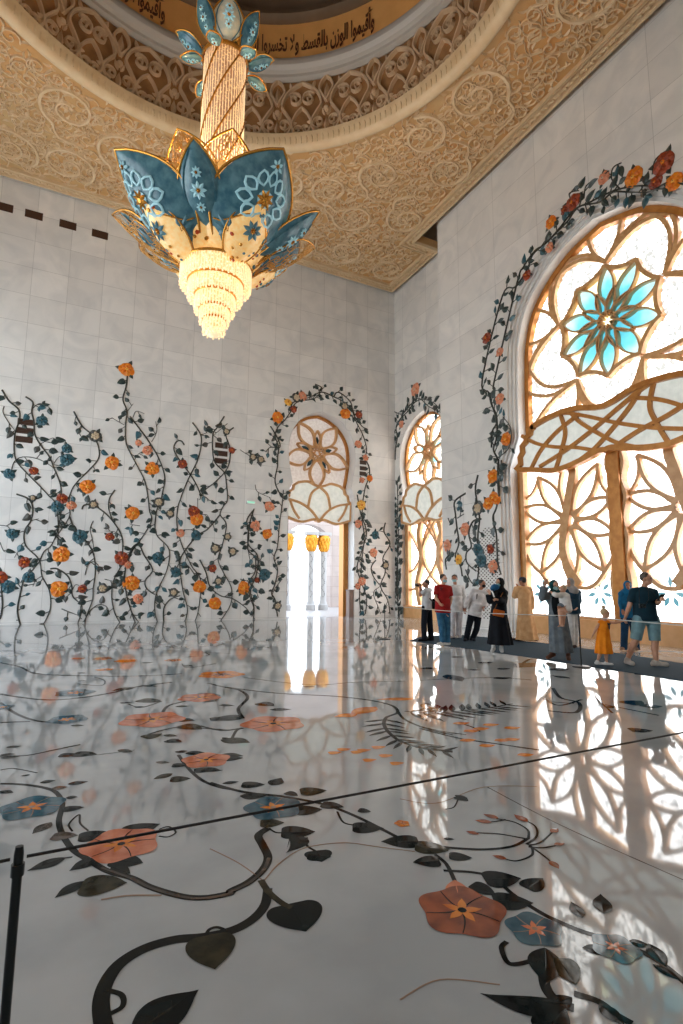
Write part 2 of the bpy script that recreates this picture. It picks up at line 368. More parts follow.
# scrollwork relief: spirals at three scales, each with leaf curls
def in_panel(x, y, d):
    if math.hypot(x-CX, y-CY) < RR+.35+d: return False
    if not (-8.5+d < x < 13.0-.55-d*.6 or (18.9+d*.6 < y and x < 13.8-d*.6)) : return False
    return y < 21.75-d*.6 and y > 2.0
def spiral(c, r, a0, turns, sgn, n=34):
    out = []
    for i in range(n+1):
        t = i/n; rad = r*(1-t)**.8*.96+r*.06; a = a0+sgn*2*PI*turns*t
        out.append((c[0]+rad*math.cos(a), c[1]+rad*math.sin(a)))
    return out
rel = MB(); fine = MB()
def poisson(rmin, tries, d):
    pts = []
    for _ in range(tries):
        x, y = random.uniform(-7.5, 14), random.uniform(2.2, 21.6)
        if in_panel(x, y, d) and all((x-a)**2+(y-c)**2 > rmin*rmin for a, c in pts): pts.append((x, y))
    return pts
for (x, y) in poisson(1.75, 2600, .9):
    r = random.uniform(.78, 1.0); a0 = random.uniform(0, 6.28); sg = random.choice((-1, 1))
    sp_ = spiral((x, y), r, a0, 1.6, sg); rel.ribbon(fc, sp_, .15, .10, w1=.07)
    tail = [(x+r*math.cos(a0), y+r*math.sin(a0)), (x+1.5*r*math.cos(a0-sg*.35), y+1.5*r*math.sin(a0-sg*.35)), (x+1.7*r*math.cos(a0-sg*.9), y+1.7*r*math.sin(a0-sg*.9))]
    if in_panel(*tail[2], 0): rel.ribbon(fc, cr(tail, 5), .13, .10, w1=.05)
    for k in range(0, 24, 3):
        p, q = sp_[k], sp_[k+1]; an = math.atan2(q[1]-p[1], q[0]-p[0])-sg*random.uniform(.6, 1.2); l = random.uniform(.25, .42)
        q2 = (p[0]+l*math.cos(an), p[1]+l*math.sin(an))
        if in_panel(*q2, -.2): rel.leaf(fc, p, q2, .13, .07, bend=.18*sg)
    for k in range(6):
        an = k*PI/3+a0; rel.leaf(fc, (x, y), (x+.22*math.cos(an), y+.22*math.sin(an)), .12, .10)
for (x, y) in poisson(.42, 16000, .25):
    r = random.uniform(.2, .3); a0 = random.uniform(0, 6.28); sg = random.choice((-1, 1))
    fine.ribbon(fc, spiral((x, y), r, a0, 1.35, sg, 20), .055, .07, w1=.03)
    for k in range(4):
        an = a0+k*1.6; p = (x+r*math.cos(an), y+r*math.sin(an)); q = (p[0]+.26*math.cos(an+.7*sg), p[1]+.26*math.sin(an+.7*sg))
        if in_panel(*q, -.2): fine.leaf(fc, p, q, .09, .06, bend=.2*sg)
for _ in range(3200):
    x, y = random.uniform(-7.5, 14), random.uniform(2.2, 21.6)
    if in_panel(x, y, .25):
        a = random.uniform(0, 6.28); k = random.choice((-1, 1)); l = random.uniform(.4, .8)
        pts = [(x+l*(t-.5)*math.cos(a)-k*.35*l*math.sin(PI*t)*math.sin(a), y+l*(t-.5)*math.sin(a)+k*.35*l*math.sin(PI*t)*math.cos(a)) for t in (0, .17, .33, .5, .67, .83, 1)]
        fine.ribbon(fc, pts, .045, .055, w1=.025)
rel.build('scroll_relief', M['ceil_relief'], ceiling, smooth=False)
fine.build('fine_scroll_relief', M['ceil_relief'], ceiling, smooth=False)
# rim, drum, moulding, inscription band, dome
b = MB(); b.lathe([(7.38, 16.62), (7.3, 16.54), (7.16, 16.52), (7.06, 16.58), (7.0, 16.7), (6.97, 17.05), (7.3, 17.06), (7.5, 17.0)], (CX, CY), 160)
for k in range(230):
    a = 2*PI*k/230; p = Vector((CX+7.02*math.cos(a), CY+7.02*math.sin(a), 16.8)); t = Vector((-math.sin(a), math.cos(a), 0)); n = Vector((math.cos(a), math.sin(a), 0))
    b.ell(p, .05, .06, .17, (t, n, Vector((0,0,1))), 6, 4)
rim = tag(b.build('trim_dome_rim', M['cornice'], smooth=True, auto=40), 'cream beaded rim ring around the dome opening', 'rim', kind='structure')
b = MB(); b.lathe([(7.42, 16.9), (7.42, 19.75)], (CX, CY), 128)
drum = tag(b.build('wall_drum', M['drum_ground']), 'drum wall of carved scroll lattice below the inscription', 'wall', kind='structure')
RD = 7.42
def fd(p, h=0.0): return Vector((CX+(RD-h)*math.cos(p[0]/RD), CY+(RD-h)*math.sin(p[0]/RD), p[1]))
b = MB(); NM = 26; W_ = 2*PI*RD/NM
def add_motif(x0):
    for s in (-1, 1):
        q = lambda pts: [(x0+s*x*W_, 17.1+z*2.45) for x, z in pts]
        b.ribbon(fd, cr(q([(0, .02), (.2, .08), (.3, .26), (.2, .42), (.1, .55), (.16, .72), (.3, .84), (.5, .93)]), 5), .11, .13)
        b.ribbon(fd, cr(q([(.5, .02), (.36, .1), (.3, .26), (.38, .42), (.5, .52)]), 5), .1, .12)
        b.ribbon(fd, cr(q([(0, .98), (.1, .9), (.14, .78), (.06, .66), (0, .58)]), 5), .1, .13)
        b.ribbon(fd, [(x0+s*.15*W_+s*x, 17.1+.25*2.45+z) for x, z in spiral((0, 0), .24, -1.6, 1.5, 1, 22)], .07, .12, w1=.04)
        b.ribbon(fd, [(x0+s*.36*W_+s*x, 17.1+.66*2.45+z) for x, z in spiral((0, 0), .26, 2.4, 1.6, -1, 22)], .08, .13, w1=.04)
        b.ribbon(fd, [(x0+s*.42*W_+s*x, 17.1+.16*2.45+z) for x, z in spiral((0, 0), .17, .6, 1.3, 1, 18)], .06, .11, w1=.04)
        b.leaf(fd, q([(.02, .36)])[0], q([(.09, .5)])[0], .14, .1); b.leaf(fd, q([(.3, .84)])[0], q([(.24, .98)])[0], .16, .1)
        b.leaf(fd, q([(.28, .28)])[0], q([(.4, .3)])[0], .12, .1)
    b.leaf(fd, (x0, 17.1+.62*2.45), (x0, 17.1+.9*2.45), .22, .14); b.leaf(fd, (x0, 17.1+.12*2.45), (x0, 17.1+.34*2.45), .2, .12)
    b.disc(fd, (x0, 17.1+.46*2.45), .12, .13, n=8)
for k in range(NM): add_motif((k+.5)*W_)
b.build('scroll_lattice', M['drum_relief'], drum, smooth=False)
b = MB(); b.lathe([(7.44, 19.5), (7.36, 19.46), (7.2, 19.5), (7.2, 19.62), (7.08, 19.66), (6.98, 19.78), (6.96, 19.92), (7.0, 20.02), (7.12, 20.06), (7.12, 20.2), (7.3, 20.22)], (CX, CY), 160)
tag(b.build('trim_drum_moulding', M['mould_ring'], auto=30), 'grey stepped ring moulding above the scroll lattice', 'moulding', kind='structure')
b = MB(); b.lathe([(7.25, 20.1), (7.22, 21.7)], (CX, CY), 128)
band = tag(b.build('wall_inscription_band', M['text_ground']), 'ochre band with a dark brown Arabic inscription', 'inscription band', kind='structure')
b = MB(); b.lathe([(7.25, 21.7), (7.0, 21.66), (6.86, 21.74), (6.9, 21.95), (7.2, 22.0)], (CX, CY), 128)
prof = [(7.2*math.cos(a), 22.0+6*math.sin(a)) for a in [PI/2*k/12 for k in range(12)]]+[(.3, 28)]
b.lathe(prof, (CX, CY), 96)
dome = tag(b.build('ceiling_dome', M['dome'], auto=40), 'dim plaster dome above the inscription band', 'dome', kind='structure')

# the inscription, laid right to left around the band
def arabic_mesh(txt, size):
    cu = bpy.data.curves.new('inscription_curve', 'FONT'); cu.body = txt; cu.size = size; cu.extrude = 0; cu.offset = .026*size
    o = bpy.data.objects.new('inscription_tmp', cu); COL.objects.link(o)
    dg = bpy.context.evaluated_depsgraph_get(); dg.update()
    me = bpy.data.meshes.new_from_object(o.evaluated_get(dg)); bpy.data.objects.remove(o); bpy.data.curves.remove(cu)
    return me
# presentation forms, listed in visual (left to right) order when reversed
WORDS = ['\uFEED\uFE83\uFED7\uFEF4\uFEE4\uFEEE\uFE8D', '\uFE8D\uFEDF\uFEEE\uFEAF\uFEE5', '\uFE91\uFE8E\uFEDF\uFED8\uFEB4\uFEC2', '\uFEED\uFEFB', '\uFE97\uFEA8\uFEB4\uFEAE\uFEED\uFE8D', '\uFE8D\uFEDF\uFEE4\uFEF4\uFEB0\uFE8D\uFEE5']
RT = 7.22
tm = MB(); lx = 0.0; LINE = (' '.join(w[::-1] for w in WORDS[::-1]))
me = arabic_mesh(LINE, 1.0)
xs = [v.co.x for v in me.vertices]; ys = [v.co.y for v in me.vertices]
if xs:
    wx = max(xs)-min(xs); wy = max(ys)-min(ys)
    tot = 5.2                                            # length of the visible verse along the band
    sx_ = tot/wx; sy_ = 1.12/wy
    # centre of the verse lies at the far side of the drum, seen to the right of the chandelier
    mid = math.radians(54.5)
    for rep in range(6):
        base = mid+rep*PI/3
        vs = []
        for v in me.vertices:
            s_ = (v.co.x-min(xs)-wx/2)*sx_; z = 20.34+(v.co.y-min(ys))*sy_
            a = base-s_/RT                                # seen from inside, right is clockwise
            vs.append((CX+(RT-.03)*math.cos(a), CY+(RT-.03)*math.sin(a), z))
        tm.add(vs, [tuple(p.vertices) for p in me.polygons])
    tm.build('inscription', M['text'], band, smooth=False)
bpy.data.meshes.remove(me)

# ------------------------------------------------------------------ windows
def ray_to(poly, c, a):
    best = 1e9; d = (math.cos(a), math.sin(a)); n = len(poly)
    for i in range(n):
        (x1, y1), (x2, y2) = poly[i], poly[(i+1) % n]; ex, ey = x2-x1, y2-y1; den = d[0]*ey-d[1]*ex
        if abs(den) < 1e-9: continue
        t = ((x1-c[0])*ey-(y1-c[1])*ex)/den; u = ((x1-c[0])*d[1]-(y1-c[1])*d[0])/den
        if t > 0 and 0 <= u <= 1: best = min(best, t)
    return best
def pol(c, r, deg): return (c[0]+r*math.cos(math.radians(deg)), c[1]+r*math.sin(math.radians(deg)))
def bow(a, b, k, n=12):
    dx, dy = b[0]-a[0], b[1]-a[1]
    return [(a[0]+dx*t-dy*k*math.sin(PI*t), a[1]+dy*t+dx*k*math.sin(PI*t)) for t in [i/n for i in range(n+1)]]
def vesica(mb, fr, a, b, k, w, h, base, m=0):
    for s in (1, -1): mb.ribbon(fr, bow(a, b, s*k), w, h, m, base, rect=True)
def vesica_poly(a, b, k, n=10): return bow(a, b, k, n)+bow(a, b, -k, n)[::-1][1:-1]

def small_arch(fr, c, sc, root, lit, depth):
    """the lotus lattice shared by the doorway and the niche window; fr is the plane of its frame"""
    S = lambda pts: [(c+x*sc, z) for x, z in pts]
    prof = DOOR(-.03); out = S(mirrored(prof)); gold = M['gold']
    f = MB(); f.ribbon(fr, out, .2*sc, .2, 0, -.08, rect=True); f.build('frame', gold, root, smooth=False)
    arch = [p for p in out if p[1] > 6.0]; o = (c, 7.78)
    g = MB(); g.plate(fr, [arch], -.04, -.02, sides=True); g.build('transom_glass', M['win_up'] if lit else M['door_glass'], root, smooth=False)
    l = MB(); w = .1
    for k in range(5):
        a = -90+72*k; R = ray_to(arch, o, math.radians(a))-.03
        if k == 0: R = 1.75
        vesica(l, fr, pol(o, .28, a), pol(o, R, a), .26, w, .16, -.02)
        a2 = a+36; R2 = 1.12*sc
        vesica(l, fr, pol(o, .3, a2), pol(o, R2, a2), .2, w*.8, .14, -.02)
        l.ribbon(fr, bow(pol(o, .42, a2), pol(o, .42, a2+72), -.12), .06, .14, 0, -.02, rect=True)
        l.ribbon(fr, [pol(o, .42, a2), pol(o, .42, a2+144)], .05, .13, 0, -.02, rect=True)
    l.build('transom_lattice', M['bronze'], root, smooth=False)
    t = MB()
    for k in range(5):
        a2 = -90+72*k+36; t.plate(fr, [vesica_poly(pol(o, .42, a2), pol(o, .85, a2), .22)], -.02, .0, sides=False)
    t.build('teal_glass', M['win_teal'] if lit else M['leaf_teal'], root, smooth=False)
    # lotus valance
    half = [(0, 4.42), (.25, 4.52), (.9, 4.36), (1.62, 4.58), (1.66, 5.35), (1.5, 5.5), (1.46, 5.75), (1.3, 5.85), (1.26, 6.05), (1.05, 6.2), (.6, 6.28), (.28, 6.16), (0, 6.08)]
    top = [(x*1.03, z) for x, z in half]
    loop = S(cr(top[:4], 4)+top[4:9]+cr(top[9:], 3)); loop += S([(-x, z) for x, z in (cr(top[:4], 4)+top[4:9]+cr(top[9:], 3))[::-1][1:-1]])
    v = MB(); v.plate(fr, [loop], .3, .34); val = v.build('valance', M['val_glass'], root, smooth=False)
    v = MB(); v.ribbon(fr, loop+[loop[0]], .11, .16, 0, .26, rect=True)
    for s in (-1, 1):
        q = lambda pts: S([(s*x, z) for x, z in pts])
        v.ribbon(fr, cr(q([(0, 6.08), (.4, 5.75), (.55, 5.2), (.55, 5.05)]), 6), .1, .12, 0, .3, rect=True)
        v.ribbon(fr, cr(q([(0, 4.45), (.45, 4.95), (1.0, 5.25), (1.64, 5.38)]), 6), .1, .12, 0, .3, rect=True)
        v.ribbon(fr, cr(q([(1.5, 5.4), (1.3, 4.9), (1.0, 4.5)]), 6), .09, .12, 0, .3, rect=True)
    v.build('valance_lattice', M['bronze'], val, smooth=False)
    v = MB(); n = len(loop)
    low = [p for p in S([(-x, z) for x, z in cr(top[:4], 4)[::-1]]+cr(top[:4], 4)[1:])]
    v.add([fr(p, .34) for p in low]+[fr((p[0], p[1]+.03), -.08) for p in low], [(i, i+1, len(low)+i+1, len(low)+i) for i in range(len(low)-1)])
    v.build('valance_soffit', M['gold_bright'], val, smooth=False)
    return S

# doorway in the back wall
DY = YB+.72
fdoor = frame((0,DY,0), (1,0,0), (0,0,1), (0,-1,0))
door = empty('door_1', (CD, DY, 0), 'tall arched doorway with gilded lotus transom open to the courtyard', 'doorway', kind='structure')
S = small_arch(fdoor, CD, 1.0, door, False, .3)
b = MB(); b.box((CD+1.44, DY-.1, 0), (CD+1.68, DY+.35, 4.6)); b.box((CD-1.68, DY-.1, 0), (CD-1.44, DY+.35, 4.6)); b.build('door_post', M['gold_dark'], door, smooth=False)

# the niche window
NX = XN+.42
fnw = frame((NX,0,0), (0,1,0), (0,0,1), (-1,0,0))
w2 = empty('window_2', (NX, CN, 0), 'narrow arched window with a gilded lotus lattice in the recess', 'window', kind='structure')
S = small_arch(fnw, CN, 1.12, w2, True, .3)
b = MB(); b.plate(fnw, [S([(-1.6, .5), (1.6, .5), (1.6, 4.7), (-1.6, 4.7)])], -.05, -.03); b.build('glass_pane', M['win_lo'], w2, smooth=False)
b = MB()
for s in (-1, 1):
    q = lambda pts: S([(s*x, z) for x, z in pts])
    b.ribbon(fnw, cr(q([(.55, 4.6), (.75, 3.9), (.6, 3.2), (.62, 2.4), (.9, 1.6), (.7, .6)]), 6), .26, .2, 0, -.05, rect=True)
    b.ribbon(fnw, cr(q([(.5, 4.6), (-.3, 3.6), (-.55, 2.9), (-.2, 2.2), (.62, 1.5), (1.6, 1.25)]), 6), .1, .14, 0, -.03, rect=True)
    b.ribbon(fnw, cr(q([(-.1, 4.5), (.35, 3.8), (.5, 3.0), (.3, 2.4), (0, 2.0)]), 6), .09, .14, 0, -.03, rect=True)
    b.ribbon(fnw, cr(q([(1.55, 4.2), (1.1, 3.6), (.7, 2.9), (1.1, 2.3), (1.6, 2.1)]), 6), .09, .14, 0, -.03, rect=True)
    b.box((NX-.2, CN+s*1.72-.12, 0), (NX+.2, CN+s*1.72+.12, 4.7))
b.build('lattice', M['bronze'], w2, smooth=False)
b = MB(); b.box((NX-.32, CN-1.86, 0), (NX+.1, CN+1.86, .55)); b.build('kerb', M['kerb'], w2, smooth=False)
b = MB()
for k in range(7): a = 90+k*51.4; b.plate(fnw, [vesica_poly(pol((CN-.45, 1.32), .1, a), pol((CN-.45, 1.32), .36, a), .2)], -.03, -.02, sides=False)
b.build('teal_flower', M['win_teal2'], w2, smooth=False)

# the great window in the pier wall
WX = 13.88
fw_ = frame((WX,0,0), (0,1,0), (0,0,1), (-1,0,0))
w1 = empty('window_1', (WX, CB, 0), 'great arched window with gilded flower lattice and teal rosette', 'window', kind='structure')
SB = lambda pts: [(CB+x, z) for x, z in pts]
out = SB(mirrored(BIG(-.06))); archb = [p for p in out if p[1] > 6.2]
b = MB(); b.ribbon(fw_, out, .2, .22, 0, -.1, rect=True); b.build('frame', M['gold'], w1, smooth=False)
b = MB(); b.plate(fw_, [archb], -.1, -.08); b.build('transom_glass', M['win_up'], w1, smooth=False)
o = (CB+.03, 9.32); hub = [pol((CB+.03, 9.32), .7, k*18) for k in range(20)]; lat = MB(); teal = MB(); pale = MB(); R1, R2 = 1.72, 2.3; LB, LH = -.08, .15
for k in range(10):
    a = 20+36*k; t1 = pol(o, R1, a); b0 = pol(o, .42, a)
    vesica(lat, fw_, b0, t1, .2, .05, LH, LB)                       # outer whorl
    vesica(lat, fw_, pol(o, .14, a+18), pol(o, 1.0, a+18), .17, .034, LH+.03, LB)   # inner whorl
    lat.ribbon(fw_, bow(pol(o, .3, a-18), pol(o, .3, a+54), -.1, 6), .025, LH+.02, 0, LB, rect=True)
    v_ = pol(o, R1*.88, a+18)                                         # scalloped outline
    lat.ribbon(fw_, bow(t1, v_, .06), .12, LH+.04, 0, LB, rect=True); lat.ribbon(fw_, bow(v_, pol(o, R1, a+36), .06), .12, LH+.04, 0, LB, rect=True)
    teal.plate(fw_, [vesica_poly(b0, t1, .2)], -.08, -.064, sides=False)
    teal.plate(fw_, [vesica_poly(pol(o, .14, a+18), pol(o, 1.04, a+18), .17)], -.08, -.058, sides=False)
    pale.plate(fw_, [[pol(o, 1.0, a+18), pol(o, R1*.9, a+7), pol(o, R1*.86, a+18), pol(o, R1*.9, a+29)]], -.08, -.07, sides=False)
    if k % 2 == 0:                                                    # five knots throw sweeping arcs out to the arch
        n_ = pol(o, R1+.12, a)
        for s in (-1, 1):
            for da, bw in ((11, .10), (31, -.14), (48, -.2)):
                ang = math.radians(a+s*da); d = ray_to(archb, o, ang)
                if d < 8 and d > R1+.15: lat.ribbon(fw_, bow(n_, (o[0]+d*math.cos(ang), o[1]+d*math.sin(ang)), s*bw), .115, LH, 0, LB, rect=True)
lat.build('transom_lattice', M['bronze'], w1, smooth=False)
teal.build('teal_rosette_glass', M['win_rose'], w1, smooth=False); pale.plate(fw_, [hub], -.08, -.07, sides=False); pale.build('pale_rosette_glass', M['win_pale'], w1, smooth=False)
# lower leaves of the window
b = MB(); b.plate(fw_, [SB([(-3.66, .5), (3.66, .5), (3.66, 5.6), (-3.66, 5.6)])], -.12, -.1); b.build('glass_pane', M['win_lo'], w1, smooth=False)
low = MB()
for s in (-1, 1):
    q = lambda pts: SB([(s*x, z) for x, z in pts])
    fo = (CB+s*1.76, 3.52)
    cl = SB([(s*.2, .6), (s*3.6, .6), (s*3.6, 5.5), (s*.2, 5.5)])
    for k in range(10):
        a = 90+36*k; Rm = min(2.35, ray_to(cl, fo, math.radians(a))) if k not in (0, 5) else 1.95
        p0, p1 = pol(fo, .2, a), pol(fo, min(Rm, 1.95 if k in (1, 9, 4, 6) else 2.1), a)
        vesica(low, fw_, p0, p1, .165, .105, .15, -.1)
    tips = [pol(fo, min(1.98, ray_to(cl, fo, math.radians(90+36*k))), 90+36*k) for k in (3, 4, 5, 6, 7)]
    for i in range(4):
        low.ribbon(fw_, bow(tips[i], tips[i+1], -.22 if i in (1, 2) else -.12), .11, .15, 0, -.1, rect=True)
    for (x, z), e in (((1.76-1.15, 5.1), (.2, 4.0)), ((1.76+1.15, 5.1), (3.6, 4.4))): low.ribbon(fw_, bow(q([(x, z)])[0], q([e])[0], .15*s*(1 if x < 1.76 else -1)), .085, .12, 0, -.1, rect=True)
    low.ribbon(fw_, cr(q([(1.58, 5.5), (1.5, 5.0), (1.62, 4.5), (1.76, 3.9), (1.9, 3.3), (2.0, 2.7), (1.85, 2.1), (1.45, 1.55)]), 6), .27, .17, 0, -.08, rect=True)
    low.ribbon(fw_, cr(q([(.12, 5.5), (.26, 5.0), (.16, 4.5), (.28, 4.0), (.16, 3.4), (.26, 2.8), (.18, 2.2), (.28, 1.6), (.14, .6)]), 5), .1, .26, 0, -.08, rect=True)
    low.ribbon(fw_, q([(3.52, .5), (3.52, 5.5)]), .14, .24, 0, -.1, rect=True)
    low.ribbon(fw_, q([(.2, .56), (3.6, .56)]), .1, .2, 0, -.1, rect=True)
low.build('lattice', M['bronze'], w1, smooth=False)
b = MB(); b.box((WX-.26, CB-.19, .5), (WX+.1, CB+.19, 5.6)); b.build('mullion', M['gold'], w1, smooth=False)
b = MB(); b.box((WX-.18, CB-3.7, 0), (WX+.3, CB+3.7, .52)); b.box((WX-.22, CB-3.7, .46), (WX-.1, CB+3.7, .54)); b.build('kerb', M['kerb'], w1, smooth=False)
b = MB()
for c0 in ((10.68, 1.32), (8.6, 1.36), (12.75, 1.3)):
    for k in range(7): a = 90+k*51.4; b.plate(fw_, [vesica_poly(pol(c0, .12, a), pol(c0, .42, a), .2)], -.1, -.085, sides=False)
b.build('teal_flower', M['win_teal2'], w1, smooth=False)
# scalloped valance across the window
C6 = crop(480, 380, 3.365)
VX = 13.5
fv = frame((VX,0,0), (0,1,0), (0,0,1), (-1,0,0))
def v6(*pts): return [(p.y-CB, p.z) for p in (onx(x, y, VX) for x, y in C6(*pts))]
hl = v6((130,303),(145,285),(143,262),(152,245),(150,225),(163,210),(165,195),(178,182),(180,168),(190,160))
hl = [(min(x, 3.6), z) for x, z in hl]
topl = [(2.6, 6.68), (2.0, 6.8), (1.35, 6.84), (.8, 6.78), (.35, 6.66), (0, 6.6)]
botl = [(0, 5.32), (.22, 5.34), (.7, 5.22), (1.3, 5.1), (1.9, 5.08), (2.7, 5.26), (hl[0][0], hl[0][1])]
half = cr(botl, 4)[:-1]+hl+cr([hl[-1]]+topl, 4)[1:]
loop = SB(half+[(-x, z) for x, z in half[::-1][1:-1]])
b = MB(); b.plate(fv, [loop], 0, .05); val = b.build('valance', M['val_glass'], w1, smooth=False)
b = MB(); b.ribbon(fv, loop+[loop[0]], .16, .2, 0, -.04, rect=True)
bars = [[(2.2,6.82),(1.4,6.8),(.6,6.48),(-.4,6.0),(-1.4,5.6),(-2.4,5.3)], [(.9,5.2),(.35,5.45),(-.2,5.85),(-.8,6.35),(-1.15,6.78)],
        [(3.1,6.5),(2.5,6.1),(1.8,5.82),(1.0,5.62),(.3,5.36)], [(2.75,5.32),(2.3,5.85),(1.6,6.3),(.8,6.6)], [(1.75,5.14),(1.5,5.7),(1.35,6.2),(1.5,6.8)]]
for pts in bars:
    for s in (1, -1): b.ribbon(fv, cr(SB([(s*x, z) for x, z in pts]), 6), .11, .1, 0, .03, rect=True)
b.build('valance_lattice', M['gold'], val, smooth=False)
lowp = SB([(-x, z) for x, z in cr(botl, 4)[::-1]]+cr(botl, 4)[1:])
b = MB(); b.add([fv(p, .16) for p in lowp]+[fv((p[0], p[1]+.02), -.3) for p in lowp], [(i, i+1, len(lowp)+i+1, len(lowp)+i) for i in range(len(lowp)-1)])
b.build('valance_soffit', M['gold_bright'], val, smooth=False)
# ------------------------------------------------------------------ flower vines on the walls
rv = random.Random(21)
pb = lambda p: (lambda q: (q.x, q.z))(ony(p[0], p[1], YB))
pn = lambda p: (lambda q: (q.y, q.z))(onx(p[0], p[1], XN))
pp = lambda p: (lambda q: (q.y, q.z))(onx(p[0], p[1], XP))
pf = lambda p: (lambda q: (q.x, q.y))(onz(p[0], p[1], 0))
FLOWERS = {'orange': ('orange', 'yellow', 'red'), 'red': ('red', 'orange', 'grey_fl'), 'peach': ('peach', 'cream', 'red'), 'teal': ('leaf_teal', 'leaf', 'grey_fl'),
           'grey': ('grey_fl', 'cream', 'leaf'), 'yellow': ('yellow', 'orange', 'red'), 'ring': ('grey_fl', 'cream', 'red')}
def blossom(fr, c, r, kind, parent, n=None, off=.03):
    mats = [M[k] for k in FLOWERS[kind]]+[M['leaf']]
    b = MB(); a0 = rv.uniform(0, 6.28); n = n or 7
    for k in range(3):
        a = a0+k*2.1+rv.uniform(-.4, .4); b.leaf(fr, pol(c, r*.5, math.degrees(a)), pol(c, r*1.5, math.degrees(a)), r*.55, .02, 3, .004)
    for ring, (rr, nn, h) in enumerate(((1.0, n, .05), (.66, n-1, .075))):
        for k in range(nn):
            a = math.degrees(a0)+360*k/nn+ring*25+rv.uniform(-6, 6)
            b.leaf(fr, pol(c, r*.08, a), pol(c, r*rr*rv.uniform(.88, 1.08), a), r*rr*1.0, h, (0 if ring == 0 else 0) if kind not in ('ring', 'grey') else ring, off*.3+ring*.02, point=False)
    b.disc(fr, c, r*.26, .09, 1, off*.3, 9); b.disc(fr, c, r*.11, .10, 2, off*.3, 6)
    return b.build('blossom', mats, parent, smooth=False)
def length(pts): return sum(math.dist(pts[i], pts[i+1]) for i in range(len(pts)-1))
def vine(fr, conv, paths, flowers, parent, label, w=.075, lsz=(.24, .38), step=.42, dens=1.0):
    st = MB(); lf = MB()
    for path in paths:
        thin = 1.0
        if isinstance(path, dict): thin = path['k']; path = path['p']
        pts = cr([conv(p) for p in path], 6)
        st.ribbon(fr, pts, w*thin, .035*thin, 0, 0, w1=w*thin*.6)
        L = length(pts); d = rv.uniform(.15, .4); acc = 0; side = rv.choice((-1, 1))
        for i in range(len(pts)-1):
            sl = math.dist(pts[i], pts[i+1])
            while acc+sl > d:
                t = (d-acc)/sl; p = (pts[i][0]+(pts[i+1][0]-pts[i][0])*t, pts[i][1]+(pts[i+1][1]-pts[i][1])*t)
                an = math.atan2(pts[i+1][1]-pts[i][1], pts[i+1][0]-pts[i][0]); side = -side if rv.random() < .85 else side
                if all(math.dist(p, conv(f[0])) > f[1]*1.1 for f in flowers):
                    a1 = an+side*rv.uniform(.6, 1.25); l1 = rv.uniform(.08, .22); q = (p[0]+l1*math.cos(a1), p[1]+l1*math.sin(a1))
                    st.ribbon(fr, [p, q], .03, .02); s_ = rv.uniform(*lsz); a2 = a1+side*rv.uniform(-.5, .6)
                    mi = 0 if rv.random() < .8 else (1 if rv.random() < .6 else 2)
                    e = (q[0]+s_*math.cos(a2), q[1]+s_*math.sin(a2))
                    if q[1] > .1 and e[1] > .05:
                        lf.leaf(fr, q, e, s_*rv.uniform(.5, .85), .045, mi, .006, heart=rv.random() < .45, bend=rv.uniform(-.12, .12))
                        if rv.random() < .22*dens:
                            a3 = a1-side*.9; lf.leaf(fr, q, (q[0]+s_*.7*math.cos(a3), q[1]+s_*.7*math.sin(a3)), s_*.4, .04, mi, .006)
                d += step*rv.uniform(.65, 1.35)/dens
            acc += sl
    v = st.build('flowering_vine', M['stem'], parent, smooth=False); v['label'] = label
    if lf.f: lf.build('leaves', [M['leaf'], M['leaf_teal'], M['grey_fl']], v, smooth=False)
    for f in flowers: blossom(fr, conv(f[0]), f[1], f[2], v)
    return v
A = crop(0, 350, 4.879); B = crop(0, 490, 4.879); Cc = crop(130, 360, 4.879); D = crop(130, 490, 4.879)
E_ = crop(240, 370, 4.269); Fq = crop(240, 490, 4.269); G = crop(380, 380, 4.879); Hq = crop(430, 460, 6.02); I_ = crop(460, 140, 3.063)
def fls(cr_, *L): return [(cr_((x, y))[0], r, k) for x, y, r, k in L]
T = lambda p, k=.6: {'p': p, 'k': k}
